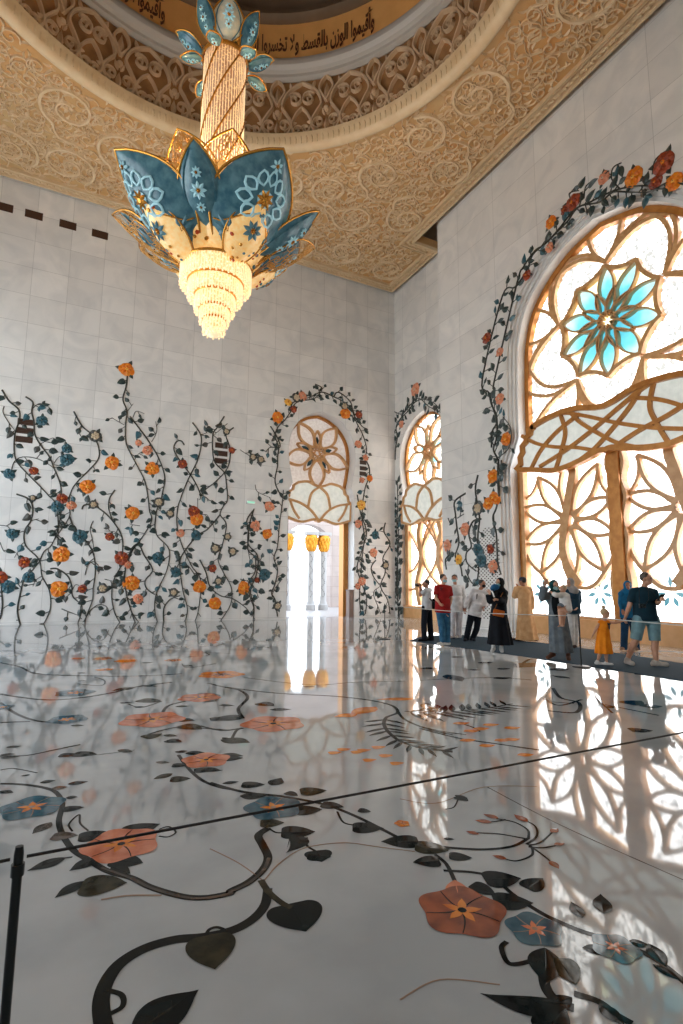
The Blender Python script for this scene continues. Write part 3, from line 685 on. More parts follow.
BV = [
 ([A((10,195),(45,250),(90,290),(95,340),(75,400),(68,470),(80,540),(130,600),(200,670))+B((240,30),(268,60),(280,110),(284,180),(281,270)), T(A((20,275),(15,305),(40,350),(70,390))), T(A((55,590),(70,545),(110,522),(180,530),(240,560),(265,580)))],
  fls(A, (45,605,.2,'teal'))+fls(B, (297,315,.3,'orange'), (280,80,.24,'teal')), 'dark stemmed vine with an orange bloom beside the left wall vents'),
 ([A((125,228),(160,255),(155,300),(165,350),(170,410),(195,460),(240,520),(265,580),(290,640),(298,683))+B((300,60),(295,130),(280,200),(250,270),(215,300),(195,345)), T(A((155,290),(190,262),(240,268)),.5), T(A((195,460),(230,440),(260,428)),.5), T(A((262,555),(290,520),(330,525)),.5)],
  fls(A, (205,345,.2,'teal'), (325,480,.19,'teal'), (328,535,.24,'teal'), (165,590,.16,'red'))+fls(B, (302,42,.2,'red')), 'vine with teal trumpet flowers rising past the left wall vents'),
 ([A((360,300),(400,370),(450,415),(480,470),(480,530),(430,590),(380,640),(350,683))+B((335,60),(340,125),(300,190),(260,250)), T(A((400,372),(385,400),(378,410)),.5)],
  fls(A, (465,420,.24,'grey'), (425,668,.28,'orange'))+fls(B, (348,75,.18,'peach')), 'vine with a dark blossom above an orange bloom at mid height'),
 ([A((622,120),(615,180),(600,240),(620,300),(612,360),(615,450),(640,510),(683,590))+Cc((75,600),(90,683))+D((95,100),(105,150),(60,230),(10,300))+B((605,420),(615,500),(640,590),(680,650)), T(A((590,540),(555,548)),.5), T(A((605,365),(570,345),(545,330)),.5), T(A((620,300),(650,262)),.5)],
  fls(A, (618,95,.3,'orange'), (545,550,.28,'orange')), 'tallest vine crowned by a single orange bloom'),
 ([Cc((0,275),(50,340),(100,410),(140,480),(170,570),(160,640),(150,683))+D((140,70),(125,130),(128,215),(190,290),(180,390),(130,500),(120,580),(135,650)), T(Cc((105,400),(130,350),(125,300)),.5), T(Cc((15,280),(30,250),(70,262)),.5), T(Cc((55,540),(105,530)),.5), T(Cc((20,490),(45,455),(85,440)),.5)],
  fls(Cc, (108,530,.27,'orange'), (85,440,.2,'peach'), (42,405,.14,'peach'))+fls(D, (137,332,.24,'teal'), (140,60,.22,'grey')), 'vine leaning right with an orange and a pink bloom below the tallest one'),
 ([B((80,20),(140,45),(160,90),(150,150),(120,200),(125,270),(190,340),(205,420),(240,490),(245,580),(210,660)), T(B((150,150),(190,140)),.5)], fls(B, (160,40,.12,'ring')), 'round leaved vine at lower left beside the rust bloom'),
 ([B((100,660),(85,590),(100,500),(120,430),(150,400),(180,365),(195,345)), T(B((125,270),(95,290),(70,330)),.5), T(B((205,420),(175,440),(160,470)),.5)], fls(B, (118,353,.2,'red'), (140,425,.22,'teal')), 'short vine at lower left with a rust bloom and a teal bell'),
 ([B((0,630),(12,560),(5,470),(0,420)), T(B((0,172),(40,180),(60,215)),.5), T(B((0,255),(20,300),(45,295)),.5)], fls(B, (0,425,.24,'red'), (40,470,.24,'teal'), (60,215,.2,'teal')), 'vine at the far left edge with a red bloom'),
 ([B((340,130),(365,190),(420,250),(455,310),(465,390),(455,480),(450,540),(420,620),(410,680)), T(B((455,150),(440,190),(450,240),(460,300)),.6), T(B((415,415),(430,365),(460,350),(485,380),(480,410)),.6), T(B((410,640),(440,590),(480,560),(520,570),(535,610)),.7)], fls(B, (390,228,.26,'teal'), (500,480,.2,'grey')), 'vine with a drooping teal bell and a curling tendril'),
 ([B((245,385),(280,385),(330,420),(350,470),(355,520),(400,570),(380,650)), T(B((352,490),(370,462),(400,475)),.5), T(B((300,580),(350,600),(390,615)),.6)], fls(B, (287,483,.31,'orange'), (402,482,.17,'red')), 'low vine with a large orange bloom and a rust bud'),
 ([B((400,95),(410,75),(450,72),(510,110),(560,165),(595,230),(597,310),(590,370),(555,440),(545,520),(560,600),(590,655)), B((560,0),(535,40),(530,90),(550,150)), T(B((510,435),(550,445)),.5), T(B((595,230),(560,205),(510,200)),.5)], fls(B, (595,332,.27,'red'), (535,228,.17,'red'), (455,72,.17,'grey')), 'vine with a bright red orange bloom at mid height'),
 ([B((683,255),(640,290),(610,400),(615,500),(640,590),(660,650)), T(B((683,175),(650,170),(630,165)),.5)], fls(B, (648,115,.28,'orange'), (637,455,.29,'orange'), (625,365,.15,'peach'), (672,530,.19,'peach')), 'vine with two orange blooms one above the other'),
 ([Cc((305,305),(345,365),(345,430),(325,500),(290,570),(260,640),(245,683))+D((235,80),(228,160),(250,260),(300,370),(345,440),(335,580),(315,645)), T(Cc((345,365),(375,352),(380,312)),.5)], fls(D, (245,212,.18,'peach'), (195,115,.18,'ring'), (340,472,.27,'orange')), 'slender vine with a pink bud left of the right wall vents'),
 ([Cc((265,415),(250,395),(225,400),(215,440),(250,500),(295,560),(330,620),(345,665))+D((340,20),(375,40),(380,55)), T(D((330,40),(330,100)),.5), T(D((345,120),(380,125),(388,180)),.5)], fls(Cc, (255,508,.2,'red'))+fls(D, (312,105,.24,'red'), (325,142,.28,'orange')), 'vine with a rust bloom and a cluster of orange blossoms'),
 ([Cc((460,275),(425,330),(405,360),(403,440),(415,500),(460,550),(470,600),(475,683))+D((455,80),(440,120),(470,170),(450,270),(430,340),(460,410),(495,480),(490,560),(440,640)), Cc((505,330),(480,350),(468,370),(487,430),(485,500),(460,550),(410,600),(360,640),(340,683)), T(Cc((475,310),(440,340),(410,365)),.5)],
  fls(Cc, (497,440,.15,'red'), (470,350,.16,'ring'))+fls(D, (415,285,.21,'ring'), (500,300,.2,'ring'), (475,228,.16,'ring'), (553,480,.26,'orange')), 'vine with twin stems framing the right wall vents'),
 ([D((440,120),(380,190),(330,220),(280,280),(245,340),(248,420),(260,500),(280,580),(268,645)), T(D((225,390),(240,360),(270,360),(300,390),(330,440)),.7), T(D((260,195),(300,195),(325,215)),.5)], fls(D, (323,222,.22,'teal'), (225,402,.2,'teal'), (212,500,.18,'ring')), 'vine with teal bells crossing below the orange cluster'),
 ([D((165,645),(165,580),(195,535),(245,515)), D((0,310),(40,265),(70,320),(110,390),(75,440),(80,480),(120,510))], fls(D, (15,112,.27,'orange'), (12,455,.27,'orange'), (40,535,.18,'peach')), 'short curled vine beside two orange blooms'),
 ([D((340,340),(370,400),(390,470),(440,515),(500,530),(560,570),(590,610)), T(D((430,450),(425,490)),.5), T(D((360,385),(400,382)),.5)], fls(D, (402,382,.17,'red'), (413,552,.28,'orange'), (430,445,.18,'grey')), 'low vine arching right above an orange bloom'),
 ([D((600,100),(570,150),(580,220),(575,290),(610,330),(610,400),(580,450),(585,520),(605,580),(600,640)), T(D((575,290),(600,385),(640,350),(610,320)),.5), T(D((545,190),(570,165)),.5)], fls(D, (610,175,.24,'peach'), (668,215,.2,'orange'), (620,440,.12,'red')), 'vine with a pale orange bloom under the green exit light'),
 # around the doorway
 ([Fq((160,540),(150,470),(135,440),(150,400),(160,340),(145,290),(160,240),(168,150),(180,60),(185,0)), Fq((60,80),(40,150),(35,230),(75,280),(70,360),(45,430),(60,500),(50,540)), T(E_((0,340),(30,360),(55,372),(85,385)),.5), T(E_((65,490),(75,520),(130,545)),.5), T(Fq((180,380),(150,420),(135,450)),.6), T(Fq((0,380),(50,400),(80,460)),.6)],
  fls(Fq, (125,70,.24,'peach'), (65,150,.22,'peach'), (115,188,.23,'orange'), (15,415,.26,'orange'), (105,360,.26,'teal'), (160,495,.2,'ring')), 'leafy vines climbing the left side of the doorway'),
 ([E_((180,545),(150,480),(160,410),(160,370),(165,330),(150,280),(165,240),(190,215),(215,180),(240,140),(300,115),(350,95),(400,115),(440,135),(480,170),(495,220),(525,280),(540,340),(530,380)), E_((130,240),(160,290),(170,330),(130,330),(110,350)), E_((215,180),(225,140),(270,130),(320,120),(350,80),(320,60)), E_((400,115),(420,95),(470,135),(485,190),(520,240),(540,250))],
  fls(E_, (160,203,.27,'orange'), (450,187,.28,'orange'), (267,112,.22,'peach'), (228,168,.18,'red'), (205,138,.18,'yellow'), (508,190,.2,'red'), (505,318,.2,'peach'), (55,372,.17,'ring'), (88,383,.18,'ring'), (445,155,.22,'grey'), (240,118,.24,'leaf' if False else 'grey')), 'flower garland arching over the doorway'),
 ([E_((540,390),(552,420),(550,460),(535,500),(525,555))+Fq((525,60),(520,120),(530,200),(520,300),(515,380),(510,450),(515,530)), Fq((500,20),(515,100),(540,180),(520,260),(500,330),(520,400),(540,460),(535,530))],
  fls(E_, (553,462,.17,'orange'), (535,375,.16,'peach'), (520,470,.15,'peach'))+fls(Fq, (518,65,.25,'yellow'), (505,145,.2,'peach'), (520,388,.22,'peach'), (502,412,.15,'peach')), 'vine column down the right side of the doorway'),
 ([Fq((620,140),(615,180),(640,230),(610,290),(620,350),(600,410),(630,470),(640,530)), Fq((580,300),(560,330),(570,370),(600,410)), T(Fq((615,180),(590,175),(575,195)),.6), T(Fq((600,410),(570,440),(590,500),(600,530)),.6)], fls(Fq, (570,268,.22,'peach'), (577,192,.22,'teal'), (620,322,.2,'grey')), 'vine with a pink bloom in the back corner'),
]
for paths, fs, lab in BV:
    gar = 'doorway' in lab
    vine(fb, pb, paths, fs, wall_back, lab, w=.062 if not gar else .06, step=.36 if not gar else .3, dens=1.0 if not gar else 1.2, lsz=(.18, .33) if not gar else (.18, .3))
vine(fn, pn, [[(399,621),(397.5,590),(398,560),(397,530),(398,505),(397.5,480)], [(400,621),(396.8,580),(399,540),(396.5,510)]], [], wall_niche, 'dense leafy vine column in the recess corner', w=.05, step=.22, lsz=(.24, .4))
vine(fn, pn, [G((75,390),(78,330),(85,280),(80,230),(100,190),(140,150),(170,110),(210,95),(260,110),(300,150)), G((70,155),(110,165),(150,120),(190,90),(240,130),(300,160))], [(G((172,48))[0], .35, 'peach'), (G((105,215))[0], .22, 'peach')], wall_niche, 'flower garland over the narrow far window', w=.06, step=.25, lsz=(.24, .4))
vine(fp, pp, [Hq((415,0),(410,60),(415,130),(420,200),(400,290),(380,350),(400,440),(405,530),(410,620),(430,690)), T(Hq((430,0),(425,40),(405,70)),.7)], fls(Hq, (380,98,.25,'orange'), (352,262,.25,'orange'), (405,240,.18,'orange'), (382,640,.24,'peach'), (365,535,.18,'red')), wall_right, 'tall vine with orange blooms right of the perforated grille', w=.075, step=.3, lsz=(.22, .36))
vine(fp, pp, [Hq((290,90),(275,170),(285,260),(300,350),(290,450),(290,560),(295,650),(285,740)), Hq((310,355),(260,370),(235,440),(250,520),(220,560),(225,620),(280,670))], fls(Hq, (290,290,.28,'grey'), (290,540,.25,'teal'), (312,605,.28,'teal')), wall_right, 'vine with grey blue blossoms left of the perforated grille', w=.075, step=.32, lsz=(.22, .36))
vine(fp, pp, [Hq((215,200),(150,250),(155,330),(165,420),(175,500),(155,580),(185,640),(195,700)), T(Hq((165,350),(205,325)),.6), T(Hq((210,480),(200,440)),.6), T(Hq((215,660),(240,720),(270,760)),.7)], fls(Hq, (212,420,.26,'peach'), (175,600,.2,'yellow')), wall_right, 'vine with a peach bloom and a yellow one behind the visitors', w=.075, step=.32, lsz=(.22, .36))
vine(fp, pp, [Hq((100,660),(95,600),(120,560),(105,500)), T(Hq((110,350),(125,390)),.7)], fls(Hq, (105,515,.24,'peach')), wall_right, 'short vine with a peach bloom at the pier edge', w=.06, step=.3)
vine(fp, pp, [G((580,555),(575,470),(580,400),(555,340),(570,280),(570,180),(545,120),(530,60),(500,0))+I_((130,480),(170,450),(205,400),(225,350),(270,310),(310,265),(350,215),(400,190),(450,165),(490,150),(560,140),(620,150),(683,120),(760,110)),
              G((545,330),(550,250),(570,200),(540,90),(560,40),(560,0))+I_((175,440),(195,390),(230,340),(260,320),(300,280),(330,250),(365,205),(430,190),(470,160),(520,160),(580,160),(640,130),(700,140)),
              T(I_((590,105),(600,60),(645,25)),.7), T(I_((490,150),(465,120),(470,85),(495,70)),.7), T(I_((380,180),(385,145),(402,128)),.7), T(I_((350,200),(335,165),(365,155)),.7), T(G((575,380),(630,330),(640,240),(600,180)),.7)],
     fls(I_, (625,70,.3,'red'), (533,115,.28,'orange'), (440,118,.2,'peach'), (600,130,.2,'red'), (657,128,.24,'orange'), (345,193,.28,'red'), (280,252,.22,'orange'), (275,330,.17,'peach'), (205,415,.18,'red'), (322,215,.16,'red'))
     +fls(G, (585,92,.22,'peach'), (617,290,.25,'orange'), (550,470,.24,'orange'), (555,575,.24,'orange'))+[((487,338), .22, 'red'), ((500,352), .18, 'peach')], wall_right, 'flower garland sweeping over the great window arch', w=.065, step=.25, lsz=(.22, .37))

# vents, perforated grille, exit light
b = MB()
for px in ((4,207),(34,215),(68,225),(100,234.5)):
    p = pb(px); b.plate(fb, [[(p[0]-.3,p[1]-.16),(p[0]+.3,p[1]-.16),(p[0]+.3,p[1]+.16),(p[0]-.3,p[1]+.16)]], 0, .012)
b.build('high_vent', M['dark'], wall_back, smooth=False)
for q, c3 in ((A, [(127,352),(122,394),(118,437)]), (Cc, [(446,418),(445,456),(443,493)]), (E_, [(525,395),(525,420),(524,443)])):
    b = MB()
    for c0 in c3:
        p = pb(q(c0)[0]); w = .27 if q is not E_ else .18; h = .115 if q is not E_ else .1
        b.plate(fb, [[(p[0]-w,p[1]-h),(p[0]+w,p[1]-h),(p[0]+w,p[1]+h),(p[0]-w,p[1]+h)]], 0, .012)
        for k in (-1, 0, 1): b.ribbon(fb, [(p[0]-w, p[1]+k*h*.6), (p[0]+w, p[1]+k*h*.6)], .025, .03)
    b.build('wall_vent', M['dark'], wall_back, smooth=False)
b = MB()
for i in range(13):
    for j in range(50):
        p = pp(Hq((345, 400))[0]); y = p[0]+.55-i*.09; z = p[1]-j*.065
        edge = .5*(1+math.cos(PI*(i-6)/7)); top = p[1]-.5*(1-edge)
        if z < top and (i+j) % 2 == 0: b.plate(fp, [[(y-.03, z-.02), (y+.03, z-.02), (y+.03, z+.02), (y-.03, z+.02)]], 0, .006, sides=False)
b.build('perforated_grille', M['dark'], wall_right, smooth=False)
p = pb((250.5, 502.3))
b = MB(); b.box((p[0]-.2, YB-.08, p[1]-.09), (p[0]+.2, YB-.001, p[1]+.09)); ex = tag(b.build('exit_light', M['reveal'], smooth=False), 'small white emergency light box on the back wall left of the doorway', 'emergency light')
b = MB(); b.box((p[0]-.16, YB-.086, p[1]-.05), (p[0]+.16, YB-.079, p[1]+.03)); b.build('light_panel', mat('green_light_panel', (120, 160, 140), .3, emit=(150, 215, 185), estr=.5), ex, smooth=False)

# ------------------------------------------------------------------ floor inlay
rf = random.Random(5)
def f_stem(pts, w0, w1=None, m='f_stem', z=.0010, name='inlaid_stem'):
    b = MB(); P_ = cr([pf(p) for p in pts], 7); b.ribbon(fl, P_, w0, .0006, 0, z, w1=w1, rect=True)
    return b.build(name, M[m], floor, smooth=False)
LEAVES = {k: MB() for k in ('f_leaf', 'f_olive', 'f_brown', 'f_orange', 'f_peach', 'f_rust', 'f_stem')}
def f_leaf(a, b_, k=.55, m='f_leaf', heart=False, bend=0.0, z=.0022):
    a, b_ = pf(a), pf(b_); L = math.dist(a, b_)
    mb = MB() if L*1 > .16 and math.hypot(*a) < 4.5 else LEAVES[m]
    mb.leaf(fl, a, b_, L*k, .0004, 0, z, heart=heart or k > .74, bend=bend, fine=4 if mb is not LEAVES[m] else 2)
    mb.leaf(fl, a, (a[0]+(b_[0]-a[0])*.85, a[1]+(b_[1]-a[1])*.85), L*k*.05, .0002, 0 if mb is not LEAVES[m] else 0, z+.0006)
    if mb is not LEAVES[m]: mb.build('inlaid_leaf', M[m], floor, smooth=False)
def f_flower(c, hw, m, kind='glory', ctr='f_orange', n=5, z=.0030, a0=None, sq=1.0):
    c2 = pf(c); e = pf((c[0]+hw, c[1])); r = math.dist(c2, e); b = MB(); a0 = rf.uniform(0, 6.28) if a0 is None else a0
    N = 60
    def rad(t): return r*(.92+.08*math.cos(n*(t-a0)))
    ring = [(c2[0]+rad(2*PI*k/N)*math.cos(2*PI*k/N), c2[1]+sq*rad(2*PI*k/N)*math.sin(2*PI*k/N)) for k in range(N)]
    b.add([fl(c2, z)]+[fl(p, z) for p in ring], [(0, 1+k, 1+(k+1) % N) for k in range(N)], 0)
    for k in range(n):                                     # fold lines and the star in the throat
        t = a0+PI/n+2*PI*k/n; q = (c2[0]+rad(t)*.97*math.cos(t), c2[1]+sq*rad(t)*.97*math.sin(t))
        b.ribbon(fl, bow(c2, q, .06), r*.045, .0004, 2, z+.0003, w1=r*.02, rect=True)
        t = a0+2*PI*k/n; b.leaf(fl, c2, (c2[0]+r*.46*math.cos(t), c2[1]+sq*r*.46*math.sin(t)), r*.2, .0003, 1, z+.0008)
    b.disc(fl, c2, r*.1, .0003, 2, z+.0012, 8)
    f = b.build('inlaid_flower', [M[m], M[ctr], M['f_stem'] if m != 'f_blue' else M['f_line']], floor, smooth=False)
    return f
Q5 = crop(0, 740, 2.97); Q6 = crop(60, 860, 2.44); Q7 = crop(210, 740, 2.846); Q8 = crop(400, 770, 2.413); P2 = crop(0, 630, 2.97); P3 = crop(200, 630, 2.732); P4 = crop(420, 640, 2.597)
def lv(q, *L):
    for l in L:
        (x0, y0, x1, y1), o_ = l[:4], l[4:]
        kw = dict(o_[0]) if o_ else {}
        a, b_ = q((x0, y0), (x1, y1)); f_leaf(a, b_, **kw)
OL, BR, HE = {'m': 'f_olive'}, {'m': 'f_brown'}, {'heart': True, 'k': .9}
# foreground left
f_stem(Q5((0,130),(60,132),(120,140),(165,155),(185,190),(175,240),(185,280),(215,325),(260,355),(320,390),(390,410),(440,435),(500,455),(560,468),(620,468),(683,456))+Q7((60,430),(110,405),(150,370),(165,335),(150,300),(138,272),(165,252)), .03, .05)
f_stem(Q5((300,380),(390,412),(440,437),(500,457),(560,470),(620,470),(683,458))+Q7((60,432),(112,407),(152,371),(168,336)), .016, .02, 'f_brown', .0019)
f_stem(Q6((507,70),(500,110),(470,145),(420,172),(350,188),(280,195),(210,215),(150,250),(115,295),(100,345),(105,400),(115,440)), .045, .06)
f_stem(Q6((490,50),(510,80),(540,105),(565,118)), .035, .03, 'f_olive', .0018)
f_stem(Q6((112,318),(150,330),(152,358),(118,378)), .02); f_stem(Q6((355,185),(365,170),(385,165),(410,175)), .016)
lv(Q6, (565,112,600,176,{'heart': True, 'k': 1.25}), (365,190,378,268,{'m': 'f_olive', 'heart': True, 'k': 1.0}), (170,430,338,318,{'k': .62}))
lv(Q5, (195,350,80,390,{'k': .5}), (290,350,205,390,{'k': .6}), (248,420,162,470,{'k': .5}), (250,435,378,425,{'m': 'f_olive', 'k': .95}), (240,290,336,276,{'k': .8}), (375,275,475,250,{'k': .9}),
   (340,358,425,366,{'k': .9}), (330,378,388,398,{'k': .6}), (152,245,95,280,BR), (160,287,232,284,{'m': 'f_brown', 'k': .8}), (190,207,250,200,{'k': .8}), (195,172,232,170,{'k': .7}), (200,132,262,124,{'k': .6}),
   (118,128,166,120,{'k': .7}), (150,146,202,140,{'m': 'f_brown', 'k': .7}), (180,46,235,44,{'k': .8}), (224,42,290,44,{'k': .8}), (18,22,62,18,{}), (0,45,45,42,{}), (550,40,610,38,{'k': .7}), (515,76,562,75,{'k': .8}),
   (520,35,550,38,{}), (463,66,505,68,BR), (512,100,455,117,OL), (510,118,567,115,{'m': 'f_olive', 'k': .9}), (580,92,635,88,{'k': .8}), (660,130,683,127,OL), (90,104,60,108,{}), (0,152,40,158,{}), (350,30,395,36,OL), (655,45,683,44,{}))
f_flower(Q5((95,200))[0], 32, 'f_blue', a0=.3); f_flower(Q5((360,310))[0], 39, 'f_peach', a0=.5); f_flower(Q5((612,60))[0], 25, 'f_peach', a0=.1)
for pts, w in (([(215,272),(205,250),(235,222),(238,248),(262,270)], .012), ([(472,266),(500,258),(522,274),(500,288),(472,286)], .012), ([(0,48),(80,46),(160,30),(238,14)], .022), ([(0,90),(40,85),(110,98)], .012), ([(530,45),(560,85),(600,120),(650,140),(683,146)], .03), ([(215,348),(185,352)], .012), ([(290,44),(360,36),(400,30)], .006)):
    f_stem(Q5(*pts), w)
f_stem(Q5((300,475),(380,463),(480,462)), .012, m='f_line')
# centre
f_stem(Q7((0,122),(60,140),(120,152),(200,160),(270,172),(340,188),(420,220),(500,260),(560,290),(600,302))+Q8((60,181),(120,188),(200,192),(270,185),(310,165)), .035, .02)
lv(Q7, (38,124,82,119,{}), (95,128,157,128,{'k': .8}), (175,130,203,108,{'k': .7}), (85,160,160,160,{'k': .7}), (220,150,250,160,{'k': .8}), (262,148,333,144,{'m': 'f_olive', 'k': .85}), (248,202,320,198,{'k': .9}), (322,184,382,192,{'k': .8}),
   (425,200,458,205,{'k': .9}), (412,250,495,252,{'k': .85}), (585,290,487,290,{'k': .8}), (590,304,683,312,{'m': 'f_olive', 'k': .8}), (648,346,578,348,{'k': .9}), (210,264,300,262,{'m': 'f_leaf', 'k': .9}), (232,264,216,322,{'k': .45, 'bend': .25}),
   (305,318,318,348,{'heart': True, 'k': 1.3}), (148,238,212,236,{'m': 'f_olive', 'k': .9}), (283,330,345,334,{'k': .9}), (30,0,110,8,OL), (30,42,95,46,{'k': .6}))
f_flower(Q7((180,193))[0], 30, 'f_blue', a0=.2)
for pts, w in (([(362,204),(380,235),(420,244)], .014), ([(168,252),(190,264),(230,262)], .014), ([(275,278),(275,300),(302,318)], .016)): f_stem(Q7(*pts), w)
f_stem(Q7((155,400),(200,350),(270,308),(380,293),(480,305),(583,318)), .008, m='f_line'); f_stem(Q7((0,310),(80,350),(150,400)), .007, m='f_line')
# bud spray and rust flower on the right
for pts in ([(310,165),(308,145),(275,126),(232,118)], [(305,180),(330,160),(325,135),(292,118)], [(310,182),(340,175),(368,150)], [(310,186),(345,188),(385,181)], [(312,182),(350,210),(373,230)], [(318,186),(318,206),(280,220),(245,212)], [(302,166),(240,155),(185,152)], [(255,120),(225,125),(195,124)]):
    f_stem(Q8(*pts), .016, .01)
for x0, y0, x1, y1 in ((238,118,200,107), (190,156,158,148), (308,126,275,108), (365,152,382,142), (372,182,398,178), (362,220,384,240), (258,216,222,207), (222,127,180,122)):
    lv(Q8, (x0, y0, x1, y1, {'m': 'f_rust', 'k': .55, 'z': .003}))
lv(Q8, (0,176,36,180,{'k': .9}), (45,185,118,196,{'m': 'f_olive', 'k': .9}), (90,220,32,224,{'k': .9}), (105,166,132,168,{}), (122,208,174,213,{'k': .8}), (210,265,292,262,{'k': .9}), (308,285,345,262,{'k': .8}), (178,278,232,304,{'k': .8}), (232,316,322,322,{'k': .85}),
   (138,65,165,76,{'k': .9}), (440,358,412,318,{'k': .5}), (492,348,484,300,{'k': .5}), (350,430,352,520,{'k': .6}), (440,430,520,440,{'k': .5}), (550,415,605,425,{'k': .6}), (600,420,645,478,{'k': .5}), (610,470,683,512,{'k': .4}), (415,568,193,540,{'k': .3, 'bend': .1}),
   (415,550,350,575,{'k': .5}), (350,630,400,575,{'k': .8}), (480,565,545,620,{'k': .6}), (385,460,425,520,{'m': 'f_olive', 'k': .9}))
f_stem(Q8((85,205),(112,228),(132,268)), .022); f_stem(Q8((105,243),(180,248),(230,262),(262,292),(300,320),(345,348),(380,365),(440,390),(540,420),(620,460),(690,515)), .02, .03)
f_stem(Q8((258,415),(245,430),(260,465),(290,468),(335,455)), .022); f_stem(Q8((420,540),(480,560),(520,590),(560,613)), .03); f_stem(Q8((345,450),(350,520),(380,560),(420,575)), .04); f_stem(Q8((110,95),(130,90),(140,72)), .01)
f_flower(Q8((150,340))[0], 45, 'f_rust', a0=.9, n=5); lv(Q8, (140,300,132,266,{'m': 'f_peach', 'k': .9, 'z': .0026}))
f_flower(Q8((325,385))[0], 29, 'f_blue', a0=1.0, ctr='f_peach'); f_flower(Q8((520,430))[0], 24, 'f_blue', a0=.4, ctr='f_peach'); f_flower(Q8((5,130))[0], 8, 'f_orange')
f_stem([(487,787),(560,825),(683,880)], .008, m='f_joint', name='slab_joint'); f_stem([(400,1000),(440,980),(500,985)], .006, m='f_line')
f_stem(Q8((0,70),(90,80),(200,42),(330,40)), .008, m='f_line')
# middle distance
for pts, w in (([(20,145),(60,155),(108,165),(130,185),(105,215),(118,242)], .045), ([(60,155),(200,172),(350,180),(450,190),(520,205),(540,225),(508,240),(505,265),(540,300),(600,320),(690,332)], .04), ([(540,222),(560,245),(620,270),(690,287)], .035), ([(0,262),(60,275),(115,268)], .03), ([(88,295),(100,275),(118,268)], .03), ([(120,130),(300,150),(420,143),(560,140)], .02)): f_stem(P3(*pts), w)
f_flower(P3((200,256))[0], 33, 'f_peach', a0=.4); f_flower(P3((58,122))[0], 24, 'f_orange', ctr='f_rust'); 
lv(P3, (105,238,28,246,{'k': .8}), (165,200,202,208,{'k': .9}), (75,296,137,308,OL), (60,352,118,350,{'k': .8}), (55,206,95,207,{}), (190,218,250,217,{}), (0,172,45,196,BR), (280,155,315,154,{}), (430,230,365,238,{'m': 'f_orange', 'k': .6}), (480,210,410,232,{'m': 'f_orange', 'k': .5}),
   (590,188,480,190,{'m': 'f_orange', 'k': .35}), (610,200,660,222,BR), (0,380,60,385,{}))
def fern(q, path, l0, l1, n=11):
    P_ = cr([pf(p) for p in q(*path)], 8); f_stem(q(*path), .025); b = MB()
    for i in range(1, n+1):
        k = min(len(P_)-2, int(i/(n+1)*(len(P_)-1))); p, r_ = P_[k], P_[k+1]; an = math.atan2(r_[1]-p[1], r_[0]-p[0]); L = l0+(l1-l0)*i/n
        for s in (-1, 1): b.leaf(fl, p, (p[0]+L*math.cos(an+s*.95), p[1]+L*math.sin(an+s*.95)), L*.2, .0004, 0, .002)
    b.build('inlaid_fern', M['f_leaf'], floor, smooth=False)
fern(P3, [(508,240),(505,268),(540,300),(600,322),(690,334)], .3, .22, 11)
fern(P4, [(-40,185),(40,190),(110,184),(180,176),(240,166)], .5, .3, 11)
for x, y in ((370,337),(395,328),(450,330),(465,357),(432,335),(510,345),(540,366),(490,322)): a = P3((x-16, y), (x+18, y-3)); f_leaf(a[0], a[1], .8, 'f_orange')
for x, y in ((185,222),(240,230),(108,218),(125,262),(240,260),(175,276),(275,300),(135,238),(215,262),(160,232)): a = P4((x-22, y), (x+22, y-3)); f_leaf(a[0], a[1], .6, 'f_orange')
for pts, w in (([(0,230),(100,255),(200,270),(310,286)], .03), ([(0,224),(60,238),(120,246)], .02), ([(100,215),(140,228),(155,238)], .02), ([(480,168),(540,180),(620,196)], .035), ([(345,125),(365,150),(412,163),(405,188),(332,184)], .05), ([(330,160),(400,165)], .03), ([(0,105),(100,100),(200,98),(290,104)], .025), ([(450,145),(480,172),(500,190)], .03), ([(255,70),(280,52),(292,50)], .06), ([(320,150),(360,170),(420,155)], .04)): f_stem(P4(*pts), w)
lv(P4, (540,166,575,158,{'k': .8}), (570,172,632,172,{'k': .7}), (548,234,606,236,{'k': .8}), (480,176,510,173,{}), (70,90,110,108,{'k': .5}), (120,78,160,78,{}), (190,100,240,98,{}), (80,45,120,44,{}), (300,60,250,72,BR), (390,100,340,92,{}), (330,78,390,75,{}), (560,90,600,86,{}), (200,76,236,74,{}), (150,60,190,58,{}), (0,75,50,72,{}), (90,404,125,412,{}))
for pts, w in (([(0,97),(60,110),(100,128),(200,135),(400,137),(540,130)], .045), ([(0,190),(60,200),(150,208),(250,200),(340,185),(400,170),(510,155)], .05), ([(0,216),(50,250),(120,272),(200,272)], .04), ([(0,275),(90,272)], .03), ([(480,250),(500,225),(550,212)], .04), ([(440,310),(520,290),(600,292),(683,298)], .03), ([(230,160),(300,165),(310,150),(280,140)], .02), ([(540,80),(620,75),(600,65)], .03), ([(0,62),(120,66),(200,60)], .03), ([(540,100),(560,112),(640,100)], .03), ([(0,35),(683,70)], .012), ([(380,220),(420,230),(480,212)], .02)): f_stem(P2(*pts), w)
f_flower(P2((222,187))[0], 20, 'f_blue'); f_flower(P2((200,266))[0], 20, 'f_blue'); f_flower(P2((452,266))[0], 33, 'f_peach'); f_flower(P2((592,201))[0], 22, 'f_peach'); f_flower(P2((5,230))[0], 12, 'f_blue')
f_flower(P2((232,85))[0], 7, 'f_orange'); f_flower(P2((305,85))[0], 10, 'f_orange'); f_flower(P2((310,118))[0], 9, 'f_orange'); f_flower(P2((375,92))[0], 12, 'f_orange'); f_flower(P2((515,90))[0], 9, 'f_orange')
